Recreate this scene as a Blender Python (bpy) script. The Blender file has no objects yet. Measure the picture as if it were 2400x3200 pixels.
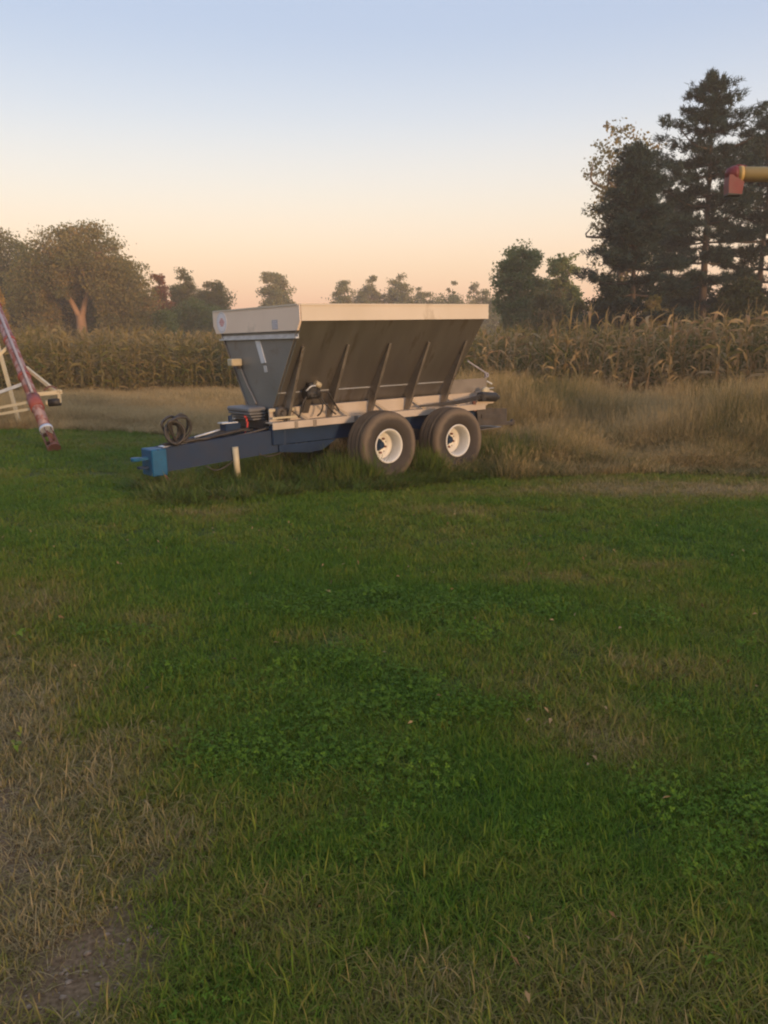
import bpy, math, random
import numpy as np
from mathutils import Matrix, Vector

# ------------------------------------------------------------------ camera, sky, sun, exposure
sc = bpy.context.scene
R = math.radians
CAM_H = 1.70
cam_d = bpy.data.cameras.new('camera')
cam = bpy.data.objects.new('camera', cam_d)
sc.collection.objects.link(cam)
cam.location = (0, 0, CAM_H)
cam.rotation_euler = (R(90 - 10.23), 0, 0)
cam_d.sensor_fit = 'VERTICAL'
cam_d.angle = R(61.6)
cam_d.clip_start = 0.05
cam_d.clip_end = 6000
sc.camera = cam

SUN_EL, SUN_AZ = 4.0, 144.0        # degrees; azimuth clockwise from the view direction (+Y): behind the camera, to the right
world = bpy.data.worlds.new('World')
sc.world = world
world.use_nodes = True
wn, wl = world.node_tree.nodes, world.node_tree.links
wn.clear()
out = wn.new('ShaderNodeOutputWorld')
sky = wn.new('ShaderNodeTexSky')
sky.sky_type = 'NISHITA'
sky.sun_disc = False
sky.sun_elevation = R(SUN_EL)
sky.sun_rotation = R(SUN_AZ)
sky.air_density = 1.0
sky.dust_density = 2.0
bg_sky = wn.new('ShaderNodeBackground')
bg_sky.inputs[1].default_value = 0.05
wl.new(sky.outputs[0], bg_sky.inputs[0])
# twilight bands by elevation, the same all round the horizon
geo = wn.new('ShaderNodeTexCoord')
sep = wn.new('ShaderNodeSeparateXYZ')
wl.new(geo.outputs['Generated'], sep.inputs[0])
ramp = wn.new('ShaderNodeValToRGB')
wl.new(sep.outputs['Z'], ramp.inputs[0])
cr = ramp.color_ramp
cr.interpolation = 'B_SPLINE'
bands = [(0.0, (1.15, .42, .29)), (0.045, (1.16, .52, .35)), (0.085, (1.06, .66, .425)), (0.13, (.99, .785, .585)),
         (0.185, (.87, .80, .72)), (0.25, (.655, .70, .78)), (0.33, (.43, .525, .715)), (0.50, (.45, .54, .74)), (1.0, (.46, .54, .74))]
cr.elements[0].position, cr.elements[0].color = bands[0][0], (*bands[0][1], 1)
cr.elements[1].position, cr.elements[1].color = bands[-1][0], (*bands[-1][1], 1)
for p_, c_ in bands[1:-1]:
    e = cr.elements.new(p_); e.color = (*c_, 1)
bg_tw = wn.new('ShaderNodeBackground')
bg_tw.inputs[1].default_value = 0.95
wl.new(ramp.outputs[0], bg_tw.inputs[0])
addw = wn.new('ShaderNodeAddShader')
wl.new(bg_sky.outputs[0], addw.inputs[0]); wl.new(bg_tw.outputs[0], addw.inputs[1])
wl.new(addw.outputs[0], out.inputs[0])

sun_d = bpy.data.lights.new('sun', 'SUN')
sun_d.energy = 5.0
sun_d.angle = R(10)
sun_d.color = (1.0, .62, .34)
sun = bpy.data.objects.new('sun', sun_d)
sc.collection.objects.link(sun)
az, el = R(SUN_AZ), R(SUN_EL)
sdir = Vector((math.sin(az) * math.cos(el), math.cos(az) * math.cos(el), math.sin(el)))
sun.rotation_euler = sdir.to_track_quat('Z', 'Y').to_euler()
sun.location = (20, -20, 20)

sc.view_settings.view_transform = 'Standard'
sc.view_settings.look = 'None'
sc.view_settings.exposure = 0.12
sc.view_settings.gamma = 1.0
sc.view_settings.use_curve_mapping = False
sc.render.engine = 'CYCLES'
sc.cycles.filter_width = 2.1

# ------------------------------------------------------------------ helpers
rng = np.random.default_rng(7)
random.seed(7)
COL = sc.collection


def tag(o, label=None, cat=None, group=None, kind=None):
    if label: o['label'] = label
    if cat: o['category'] = cat
    if group: o['group'] = group
    if kind: o['kind'] = kind
    return o


def empty(name, loc=(0, 0, 0), rz=0.0):
    o = bpy.data.objects.new(name, None)
    o.empty_display_size = .2
    o.location = loc
    o.rotation_euler = (0, 0, rz)
    COL.objects.link(o)
    return o


def fast_mesh(name, V, F, mats, tint=None, smooth=False, mat_idx=None):
    """V (n,3) array; F list/array of equal-length faces or list of arrays of mixed faces; tint per vertex float."""
    me = bpy.data.meshes.new(name)
    if isinstance(F, np.ndarray):
        F = [F]
    V = np.asarray(V, dtype=np.float32)
    nl = sum(f.size for f in F); npoly = sum(len(f) for f in F)
    me.vertices.add(len(V)); me.loops.add(nl); me.polygons.add(npoly)
    me.vertices.foreach_set('co', V.ravel())
    li = np.concatenate([f.ravel() for f in F]).astype(np.int32)
    tot = np.concatenate([np.full(len(f), f.shape[1]) for f in F]).astype(np.int32)
    st = np.concatenate([[0], np.cumsum(tot)[:-1]]).astype(np.int32)
    me.loops.foreach_set('vertex_index', li)
    me.polygons.foreach_set('loop_start', st)
    if smooth:
        me.polygons.foreach_set('use_smooth', np.ones(npoly, dtype=bool))
    if mat_idx is not None:
        me.polygons.foreach_set('material_index', np.asarray(mat_idx, dtype=np.int32))
    if tint is not None:
        a = me.attributes.new('tint', 'FLOAT', 'POINT')
        a.data.foreach_set('value', np.asarray(tint, dtype=np.float32))
    me.update(calc_edges=True)
    me.validate()
    for m in (mats if isinstance(mats, (list, tuple)) else [mats]):
        me.materials.append(m)
    return me


def link(name, me, parent=None, loc=None):
    o = bpy.data.objects.new(name, me)
    COL.objects.link(o)
    if parent: o.parent = parent
    if loc is not None: o.location = loc
    return o


class MB:
    """collects solid shapes; build() links them as one mesh object"""
    def __init__(s): s.v = []; s.f = []; s.sm = []

    def add(s, vs, fs, smooth=False):
        b = len(s.v)
        s.v += [tuple(map(float, p)) for p in vs]
        s.f += [tuple(i + b for i in f) for f in fs]
        s.sm += [smooth] * len(fs)
        return s

    def box(s, x0, x1, y0, y1, z0, z1, bev=0.0):
        x0, x1 = sorted((x0, x1)); y0, y1 = sorted((y0, y1)); z0, z1 = sorted((z0, z1))
        if bev <= 0:
            vs = [(x, y, z) for x in (x0, x1) for y in (y0, y1) for z in (z0, z1)]
            return s.add(vs, [(0, 1, 3, 2), (4, 6, 7, 5), (0, 4, 5, 1), (2, 3, 7, 6), (0, 2, 6, 4), (1, 5, 7, 3)])
        b = min(bev, (x1 - x0) / 2.1, (y1 - y0) / 2.1, (z1 - z0) / 2.1)
        loop = [(x0 + b, y0), (x1 - b, y0), (x1, y0 + b), (x1, y1 - b), (x1 - b, y1), (x0 + b, y1), (x0, y1 - b), (x0, y0 + b)]
        inn = [(x0 + b, y0 + b), (x1 - b, y0 + b), (x1 - b, y0 + b), (x1 - b, y1 - b), (x1 - b, y1 - b), (x0 + b, y1 - b), (x0 + b, y1 - b), (x0 + b, y0 + b)]
        cor = [(x0 + b, y0 + b), (x1 - b, y0 + b), (x1 - b, y1 - b), (x0 + b, y1 - b)]
        vs = [(x, y, z0 + b) for x, y in loop] + [(x, y, z1 - b) for x, y in loop] + [(x, y, z0) for x, y in cor] + [(x, y, z1) for x, y in cor]
        fs = [(i, (i + 1) % 8, 8 + (i + 1) % 8, 8 + i) for i in range(8)]
        fs += [(19, 18, 17, 16), (20, 21, 22, 23)]
        ci = [0, 1, 1, 2, 2, 3, 3, 0]
        for i in range(8):
            j = (i + 1) % 8
            a, c = ci[i], ci[j]
            if a == c:
                fs += [(16 + a, j, i), (20 + a, 8 + i, 8 + j)]
            else:
                fs += [(16 + a, 16 + c, j, i), (20 + c, 20 + a, 8 + i, 8 + j)]
        return s.add(vs, fs)

    def prism(s, poly, d):
        """poly: 3D planar points; d: extrusion vector"""
        n = len(poly); d = Vector(d)
        p = [Vector(q) for q in poly]
        nn = Vector((0, 0, 0))
        for i in range(n): nn += p[i].cross(p[(i + 1) % n])
        if nn.dot(d) > 0: p.reverse()
        vs = p + [q + d for q in p]
        fs = [tuple(range(n)), tuple(range(2 * n - 1, n - 1, -1))]
        fs += [(j, i, n + i, n + j) for i, j in ((k, (k + 1) % n) for k in range(n))]
        return s.add(vs, fs)

    def bar(s, a, b, w, h=None, up=(0, 0, 1)):
        """box section from a to b, width w (sideways), height h"""
        h = h or w
        a, b = Vector(a), Vector(b)
        d = (b - a).normalized()
        sx = d.cross(Vector(up))
        if sx.length < 1e-4: sx = d.cross(Vector((1, 0, 0)))
        sx.normalize(); u = sx.cross(d)
        q = [a + sx * w / 2 * i + u * h / 2 * j for i, j in ((-1, -1), (1, -1), (1, 1), (-1, 1))]
        return s.prism(q, b - a)

    def tube(s, pts, r, n=8, caps=True):
        pts = [Vector(p) for p in pts]
        m = len(pts)
        rs = r if isinstance(r, (list, tuple)) else [r] * m
        vs, fs = [], []
        prev = None
        for i, p in enumerate(pts):
            t = (pts[min(i + 1, m - 1)] - pts[max(i - 1, 0)]).normalized()
            if prev is None:
                a = t.cross(Vector((0, 0, 1)))
                if a.length < .1: a = t.cross(Vector((1, 0, 0)))
            else:
                a = prev - t * prev.dot(t)
            a.normalize(); prev = a
            b = t.cross(a)
            for k in range(n):
                an = 2 * math.pi * k / n
                vs.append(p + (a * math.cos(an) + b * math.sin(an)) * rs[i])
        for i in range(m - 1):
            for k in range(n):
                k2 = (k + 1) % n
                fs.append((i * n + k, i * n + k2, (i + 1) * n + k2, (i + 1) * n + k))
        s.add(vs, fs, True)
        if caps:
            b0 = len(s.v) - len(vs)
            s.f += [tuple(b0 + k for k in range(n - 1, -1, -1)), tuple(b0 + (m - 1) * n + k for k in range(n))]
            s.sm += [False, False]
        return s

    def cyl(s, a, b, r, n=20, r2=None):
        return s.tube([a, b], [r, r if r2 is None else r2], n)

    def lathe(s, prof, n=40, c=(0, 0, 0), closed=False, sm=True):
        """prof: (radius, y) around the y axis through c"""
        m = len(prof); vs, fs = [], []
        for rr, y in prof:
            for k in range(n):
                a = 2 * math.pi * k / n
                vs.append((c[0] + rr * math.cos(a), c[1] + y, c[2] + rr * math.sin(a)))
        for i in range(m if closed else m - 1):
            i2 = (i + 1) % m
            for k in range(n):
                k2 = (k + 1) % n
                fs.append((i * n + k, i2 * n + k, i2 * n + k2, i * n + k2))
        return s.add(vs, fs, sm)

    def build(s, name, mat, parent=None, loc=None):
        me = bpy.data.meshes.new(name)
        me.from_pydata(s.v, [], s.f)
        me.polygons.foreach_set('use_smooth', s.sm)
        me.update()
        me.materials.append(mat)
        return link(name, me, parent, loc)


def smooth_curve(pts, k=6):
    P = [Vector(p) for p in pts]
    P = [P[0] * 2 - P[1]] + P + [P[-1] * 2 - P[-2]]
    o = []
    for i in range(1, len(P) - 2):
        for j in range(k):
            t = j / k
            o.append(0.5 * ((2 * P[i]) + (P[i + 1] - P[i - 1]) * t + (2 * P[i - 1] - 5 * P[i] + 4 * P[i + 1] - P[i + 2]) * t * t
                            + (3 * P[i] - P[i - 1] - 3 * P[i + 1] + P[i + 2]) * t ** 3))
    o.append(P[-2])
    return o


# ---- noise
_perm = np.random.default_rng(3).random((256, 256))


def vnoise(x, y, s=1.0, seed=0):
    x = np.asarray(x, float) / s + 37.3 * seed; y = np.asarray(y, float) / s + 11.7 * seed
    i, j = np.floor(x).astype(int), np.floor(y).astype(int)
    fx, fy = x - i, y - j
    fx, fy = fx * fx * (3 - 2 * fx), fy * fy * (3 - 2 * fy)
    g = lambda a, b: _perm[a % 256, b % 256]
    return (g(i, j) * (1 - fx) + g(i + 1, j) * fx) * (1 - fy) + (g(i, j + 1) * (1 - fx) + g(i + 1, j + 1) * fx) * fy


def fbm(x, y, s=1.0, seed=0):
    return (vnoise(x, y, s, seed) + .5 * vnoise(x, y, s / 2.1, seed + 1) + .25 * vnoise(x, y, s / 4.3, seed + 2)) / 1.75


# ------------------------------------------------------------------ materials
def nt(name):
    m = bpy.data.materials.new(name)
    m.use_nodes = True
    n = m.node_tree.nodes
    return m, n, m.node_tree.links, n['Principled BSDF']


def mat_solid(name, c1, c2, rough=.5, metal=0.0, scale=6.0, c3=None, f3=.62, scale3=2.5, bump=0.0, spec=.5, detail=6, rvar=.15, stretch=(1, 1, 1)):
    """two-tone noise base, optional third colour in worn / dirty blotches"""
    m, n, l, p = nt(name)
    tc = n.new('ShaderNodeTexCoord')
    mp = n.new('ShaderNodeMapping'); mp.inputs['Scale'].default_value = stretch
    l.new(tc.outputs['Object'], mp.inputs[0])
    nz = n.new('ShaderNodeTexNoise'); nz.inputs['Scale'].default_value = scale; nz.inputs['Detail'].default_value = detail
    l.new(mp.outputs[0], nz.inputs['Vector'])
    rp = n.new('ShaderNodeValToRGB')
    rp.color_ramp.elements[0].position = .32; rp.color_ramp.elements[1].position = .7
    rp.color_ramp.elements[0].color = (*c1, 1); rp.color_ramp.elements[1].color = (*c2, 1)
    l.new(nz.outputs[0], rp.inputs[0])
    col = rp.outputs[0]
    if c3:
        n3 = n.new('ShaderNodeTexNoise'); n3.inputs['Scale'].default_value = scale3; n3.inputs['Detail'].default_value = 9
        n3.inputs['Roughness'].default_value = .68
        l.new(mp.outputs[0], n3.inputs['Vector'])
        r3 = n.new('ShaderNodeValToRGB'); r3.color_ramp.elements[0].position = f3; r3.color_ramp.elements[1].position = f3 + .06
        l.new(n3.outputs[0], r3.inputs[0])
        mx = n.new('ShaderNodeMixRGB'); l.new(r3.outputs[0], mx.inputs[0]); l.new(col, mx.inputs[1]); mx.inputs[2].default_value = (*c3, 1)
        col = mx.outputs[0]
    l.new(col, p.inputs['Base Color'])
    p.inputs['Metallic'].default_value = metal
    p.inputs['Specular IOR Level'].default_value = spec
    mr = n.new('ShaderNodeMapRange')
    mr.inputs['To Min'].default_value = max(rough - rvar, .05); mr.inputs['To Max'].default_value = min(rough + rvar, 1)
    l.new(nz.outputs[0], mr.inputs['Value']); l.new(mr.outputs[0], p.inputs['Roughness'])
    if bump:
        b = n.new('ShaderNodeBump'); b.inputs['Strength'].default_value = bump; b.inputs['Distance'].default_value = .01
        l.new(nz.outputs[0], b.inputs['Height']); l.new(b.outputs[0], p.inputs['Normal'])
    return m


def mat_leaf(name, cols, inst=False, transl=.45, rough=.6):
    """leaf colour from the per-leaf 'tint' value; inst adds the per-plant value stored on the instances"""
    m, n, l, p = nt(name)
    a = n.new('ShaderNodeAttribute'); a.attribute_name = 'tint'
    fac = a.outputs['Fac']
    if inst:
        b = n.new('ShaderNodeAttribute'); b.attribute_name = 'dry'; b.attribute_type = 'INSTANCER'
        ad = n.new('ShaderNodeMath'); ad.operation = 'ADD'
        sb = n.new('ShaderNodeMath'); sb.operation = 'MULTIPLY_ADD'; sb.inputs[1].default_value = .45; sb.inputs[2].default_value = -.22
        l.new(a.outputs['Fac'], sb.inputs[0])
        l.new(sb.outputs[0], ad.inputs[0]); l.new(b.outputs['Fac'], ad.inputs[1])
        ad.use_clamp = True
        fac = ad.outputs[0]
    rp = n.new('ShaderNodeValToRGB')
    k = len(cols)
    for i, c in enumerate(cols):
        pos = i / (k - 1)
        if i == 0: e = rp.color_ramp.elements[0]
        elif i == k - 1: e = rp.color_ramp.elements[-1]
        else: e = rp.color_ramp.elements.new(pos)
        e.position = pos; e.color = (*c, 1)
    l.new(fac, rp.inputs[0])
    l.new(rp.outputs[0], p.inputs['Base Color'])
    p.inputs['Roughness'].default_value = rough
    p.inputs['Specular IOR Level'].default_value = .12
    if transl > 0:
        tr = n.new('ShaderNodeBsdfTranslucent'); l.new(rp.outputs[0], tr.inputs[0])
        mx = n.new('ShaderNodeMixShader'); mx.inputs[0].default_value = transl
        l.new(p.outputs[0], mx.inputs[1]); l.new(tr.outputs[0], mx.inputs[2])
        l.new(mx.outputs[0], n['Material Output'].inputs[0])
    return m


M = {}
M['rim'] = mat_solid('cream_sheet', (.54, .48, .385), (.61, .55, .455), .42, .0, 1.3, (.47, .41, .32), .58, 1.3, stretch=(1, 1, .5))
M['frontrim'] = mat_solid('light_boosted_front_sheet', (.74, .61, .49), (.82, .68, .55), .45, .0, 1.3, (.66, .55, .44), .58, 1.3)  # rim sheet again, extra light for the front face put into its colour
M['steel'] = mat_solid('stainless_sheet', (.285, .265, .24), (.34, .32, .29), .40, .85, 2.0, (.25, .22, .185), .56, 2.2, rvar=.10, stretch=(2.0, .5, .5))
M['rib'] = mat_solid('steel_rib', (.24, .215, .185), (.30, .27, .235), .5, .75, 5, (.15, .12, .09), .6, 4)
M['sill'] = mat_solid('white_sill', (.40, .345, .28), (.48, .42, .35), .5, 0, 3, (.42, .34, .26), .60, 2.5)
M['blue'] = mat_solid('dark_blue_paint', (.008, .024, .058), (.012, .032, .074), .6, 0, 5, (.030, .026, .026), .68, 5, spec=.2)
M['brightblue'] = mat_solid('bright_blue_paint', (.006, .075, .165), (.010, .10, .21), .5, 0, 8, (.02, .035, .06), .62, 9, spec=.25)
M['palebar'] = mat_solid('pale_steel', (.42, .46, .50), (.58, .62, .66), .4, .3, 8)
M['cream'] = mat_solid('cream_paint', (.42, .37, .25), (.50, .45, .31), .55, 0, 6, (.22, .17, .11), .62, 7)
M['black'] = mat_solid('black_rubber', (.012, .012, .012), (.025, .024, .022), .6, 0, 12)
M['hose'] = mat_solid('hose_rubber', (.025, .022, .02), (.05, .045, .038), .55, 0, 20)
M['dark'] = mat_solid('grimy_steel', (.05, .045, .04), (.085, .075, .065), .6, .3, 9, (.09, .06, .04), .6, 6)
M['grey'] = mat_solid('grey_plastic', (.11, .115, .125), (.15, .155, .165), .55, 0, 6)
M['red'] = mat_solid('red_plastic', (.52, .05, .035), (.62, .07, .05), .5, 0, 6)
M['white'] = mat_solid('white_vinyl', (.68, .68, .72), (.74, .74, .78), .4, 0, 9)
M['redprint'] = mat_solid('red_print', (.52, .10, .09), (.6, .15, .12), .5, 0, 20)
M['greyprint'] = mat_solid('grey_print', (.36, .36, .40), (.42, .42, .46), .5, 0, 20)
M['glass'] = mat_solid('sight_strip', (.60, .64, .68), (.68, .72, .76), .2, 0, 9)
M['wheelwhite'] = mat_solid('white_wheel_paint', (.60, .59, .54), (.68, .67, .62), .45, 0, 7, (.16, .10, .06), .66, 8)
M['augtube'] = mat_solid('rusty_galvanised_tube', (.24, .17, .18), (.30, .22, .235), .5, .25, 9, (.20, .075, .065), .47, 5, stretch=(1, 1, 1))
M['augred'] = mat_solid('rusty_red_paint', (.20, .045, .036), (.27, .065, .05), .6, 0, 12, (.12, .07, .05), .58, 8)
M['augdark'] = mat_solid('rust', (.12, .05, .04), (.2, .09, .07), .75, .1, 14)
M['yellow'] = mat_solid('yellow_paint', (.36, .25, .075), (.43, .30, .10), .45, 0, 3, (.34, .24, .09), .62, 4)
M['spoutred'] = mat_solid('red_rubber', (.10, .009, .012), (.14, .013, .015), .55, 0, 5)


def mat_tyre():
    m, n, l, p = nt('dusty_tyre')
    tc = n.new('ShaderNodeTexCoord')
    sx = n.new('ShaderNodeSeparateXYZ'); l.new(tc.outputs['Object'], sx.inputs[0])
    cx = n.new('ShaderNodeCombineXYZ'); l.new(sx.outputs[0], cx.inputs[0]); l.new(sx.outputs[2], cx.inputs[2])
    ln = n.new('ShaderNodeVectorMath'); ln.operation = 'LENGTH'; l.new(cx.outputs[0], ln.inputs[0])
    nz = n.new('ShaderNodeTexNoise'); nz.inputs['Scale'].default_value = 7; nz.inputs['Detail'].default_value = 7
    l.new(tc.outputs['Object'], nz.inputs['Vector'])
    ma = n.new('ShaderNodeMath'); ma.operation = 'MULTIPLY_ADD'; ma.inputs[1].default_value = .10; l.new(nz.outputs[0], ma.inputs[0]); l.new(ln.outputs['Value'], ma.inputs[2])
    rp = n.new('ShaderNodeValToRGB')
    e = rp.color_ramp.elements
    e[0].position = .33; e[0].color = (.050, .043, .037, 1)
    e[1].position = .58; e[1].color = (.085, .067, .05, 1)
    q = e.new(.41); q.color = (.062, .054, .047, 1)
    q = e.new(.47); q.color = (.155, .125, .092, 1)
    q = e.new(.53); q.color = (.115, .088, .062, 1)
    l.new(ma.outputs[0], rp.inputs[0]); l.new(rp.outputs[0], p.inputs['Base Color'])
    p.inputs['Roughness'].default_value = .85
    p.inputs['Specular IOR Level'].default_value = .2
    b = n.new('ShaderNodeBump'); b.inputs['Strength'].default_value = .3; b.inputs['Distance'].default_value = .01
    l.new(nz.outputs[0], b.inputs['Height']); l.new(b.outputs[0], p.inputs['Normal'])
    return m


M['tyre'] = mat_tyre()
M['shaft'] = mat_solid('dull_steel', (.26, .25, .29), (.34, .33, .37), .45, .3, 8)
M['bark'] = mat_solid('grey_brown_bark', (.10, .075, .055), (.17, .13, .095), .9, 0, 3, bump=.6, stretch=(3, 3, .6))
M['barksunlit'] = mat_solid('sunlit_orange_bark', (.24, .145, .09), (.36, .215, .135), .9, 0, 2, bump=.6, stretch=(3, 3, .6))  # orange of the low sun on the trunk is put into this bark
M['barkpine'] = mat_solid('pine_bark', (.06, .045, .036), (.10, .07, .052), .95, 0, 3, bump=.6, stretch=(3, 3, .8))

# ------------------------------------------------------------------ ground
# dry / bare patches of the lawn, metres on the ground: x, y, radius x, radius y, strength
DRY = [(.45, 2.0, 1.0, .45, .55), (-.75, 2.05, .35, .25, .85), (1.3, 2.2, .6, .4, .35), (-1.75, 4.2, .45, .8, .85), (-1.25, 3.3, .45, .6, .9), (-.75, 2.75, .40, .45, .85), (-.30, 2.35, .40, .30, .80), (.10, 2.10, .40, .22, .75), (-2.6, 5.6, .8, 1.0, .6),
       (-.95, 2.2, .35, .45, .8), (-1.5, 2.8, .5, .8, .8), (.95, 3.65, .42, .38, .75), (.75, 4.2, .35, .25, .40), (1.55, 4.5, .35, .25, .5), (-.35, 5.0, .55, .25, .4), (.1, 4.6, .3, .2, .35),
       (3.7, 11.0, 2.6, .9, .85), (1.6, 10.9, 1.6, .7, .68), (1.15, 9.4, 1.2, .35, .55), (6.0, 11.2, 2.2, 1.3, .9), (-2.0, 9.3, .55, .25, .75), (-1.7, 8.9, .5, .2, .4),
       (1.1, 6.5, .6, .25, .55), (2.2, 6.9, .8, .2, .35), (-1.5, 5.4, .4, .3, .5), (.6, 2.6, .4, .2, .35), (.9, 2.2, .3, .2, .4)]
LUSH = [(.1, 4.3, .7, .8, .6), (-.3, 6.5, 1.6, .9, .35), (2.2, 7.9, 1.4, .35, .6), (3.5, 7.2, 1.5, .8, .3), (1.5, 3.0, .7, .5, .5), (.3, 3.5, .45, .4, .5), (1.9, 5.2, .6, .4, .5),
        (-2.6, 10.6, 1.2, .5, .5), (-4.5, 9.0, 2.0, 2.0, .3), (-5.5, 14, 2.5, 2.0, .4), (1.5, 2.4, .5, .4, .3), (-.6, 3.7, .35, .4, .4)]
BARE = [(-.84, 2.20, .22, .42, 1.0), (-.80, 2.62, .13, .2, .9), (-1.52, 3.15, .20, .36, .95), (-1.15, 2.62, .22, .3, .75), (-1.15, 2.0, .3, .25, .7), (-1.55, 2.5, .2, .3, .6), (-1.9, 3.8, .2, .4, .7), (1.0, 3.55, .10, .08, .5), (-1.45, 5.2, .15, .15, .4)]


def blobs(x, y, L):
    o = np.zeros_like(x)
    for bx, by, rx, ry, s in L:
        o = np.maximum(o, s * np.exp(-(((x - bx) / rx) ** 2 + ((y - by) / ry) ** 2) * 1.2))
    return o


def dryness(x, y):
    b = blobs(x, y, DRY); g = blobs(x, y, LUSH)
    b = np.maximum(b, .95 * np.clip((-x - .30 - (y - 2.0) * .50) / .5, 0, 1) * np.clip((6.5 - y) / 2, 0, 1))
    nz = fbm(x, y, 1.3, 5) - .5
    nz2 = fbm(x, y, .35, 9) - .5
    return np.clip(.24 + b * .72 - g * .26 + nz * .60 + nz2 * .45, 0, 1)


def bareness(x, y):
    track = .85 * np.clip((-x - .62 - (y - 2.0) * .50) / .35, 0, 1) * np.clip((5.5 - y) / 1.5, 0, 1)     # worn strip along the drive
    return np.clip(np.maximum(blobs(x, y, BARE) * 1.3, track) - .15 + (fbm(x, y, .3, 14) - .5) * .9, 0, 1)


def gz(x, y):
    return (fbm(x, y, 2.2, 21) - .5) * .05 * np.clip((np.hypot(x, y) - .5) / 3, 0, 1)


def graded(a, b, step, far, grow=1.35):
    c = list(np.arange(a, b + 1e-6, step))
    s = step; v = b
    while v < far:
        s *= grow; v += s; c.append(v)
    s = step; v = a; left = []
    while v > -far:
        s *= grow; v -= s; left.append(v)
    return np.array(left[::-1] + c)


gx = graded(-14, 14, .16, 900); gy = graded(.0, 24, .16, 900)
GX, GY = np.meshgrid(gx, gy, indexing='ij')
GZ = gz(GX, GY) * (np.abs(GX) < 60) * (np.abs(GY) < 90)
nx, ny = GX.shape
idx = np.arange(nx * ny).reshape(nx, ny)
Fq = np.stack([idx[:-1, :-1], idx[1:, :-1], idx[1:, 1:], idx[:-1, 1:]], -1).reshape(-1, 4)


def mat_ground():
    m, n, l, p = nt('soil_and_turf')
    a = n.new('ShaderNodeAttribute'); a.attribute_name = 'tint'
    b = n.new('ShaderNodeAttribute'); b.attribute_name = 'bare'
    g = n.new('ShaderNodeNewGeometry')
    n1 = n.new('ShaderNodeTexNoise'); n1.inputs['Scale'].default_value = 9; n1.inputs['Detail'].default_value = 8; n1.inputs['Roughness'].default_value = .7
    l.new(g.outputs['Position'], n1.inputs['Vector'])
    n2 = n.new('ShaderNodeTexNoise'); n2.inputs['Scale'].default_value = 60; n2.inputs['Detail'].default_value = 6
    l.new(g.outputs['Position'], n2.inputs['Vector'])
    ad = n.new('ShaderNodeMath'); ad.operation = 'MULTIPLY_ADD'; ad.inputs[1].default_value = .6; l.new(n1.outputs[0], ad.inputs[0])
    s = n.new('ShaderNodeMath'); s.operation = 'ADD'; s.inputs[1].default_value = -.3; l.new(a.outputs['Fac'], s.inputs[0]); l.new(s.outputs[0], ad.inputs[2])
    r = n.new('ShaderNodeValToRGB'); e = r.color_ramp.elements
    e[0].position = .1; e[0].color = (.040, .070, .014, 1); e[1].position = .85; e[1].color = (.17, .125, .065, 1)
    q = e.new(.45); q.color = (.075, .085, .026, 1)
    l.new(ad.outputs[0], r.inputs[0])
    r2 = n.new('ShaderNodeValToRGB'); e = r2.color_ramp.elements
    e[0].position = .35; e[0].color = (.12, .075, .040, 1); e[1].position = .68; e[1].color = (.25, .165, .095, 1)
    l.new(n2.outputs[0], r2.inputs[0])
    mx = n.new('ShaderNodeMixRGB'); l.new(b.outputs['Fac'], mx.inputs[0]); l.new(r.outputs[0], mx.inputs[1]); l.new(r2.outputs[0], mx.inputs[2])
    l.new(mx.outputs[0], p.inputs['Base Color']); p.inputs['Roughness'].default_value = .95; p.inputs['Specular IOR Level'].default_value = .1
    bu = n.new('ShaderNodeBump'); bu.inputs['Strength'].default_value = .7; bu.inputs['Distance'].default_value = .02
    l.new(n2.outputs[0], bu.inputs['Height']); l.new(bu.outputs[0], p.inputs['Normal'])
    return m


me = fast_mesh('ground', np.stack([GX, GY, GZ], -1).reshape(-1, 3), Fq, mat_ground(), dryness(GX, GY).ravel(), True)
at = me.attributes.new('bare', 'FLOAT', 'POINT'); at.data.foreach_set('value', bareness(GX, GY).ravel().astype(np.float32))
ground = tag(link('ground', me), 'mown lawn with dry and bare patches reaching to the horizon', kind='structure')


# ------------------------------------------------------------------ scattered growth (instances of small tufts)
def proto_collection(name, meshes):
    c = bpy.data.collections.new(name)
    for i, m_ in enumerate(meshes):
        o = bpy.data.objects.new('%s_%02d' % (name, i), m_)
        c.objects.link(o)
    return c


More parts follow.
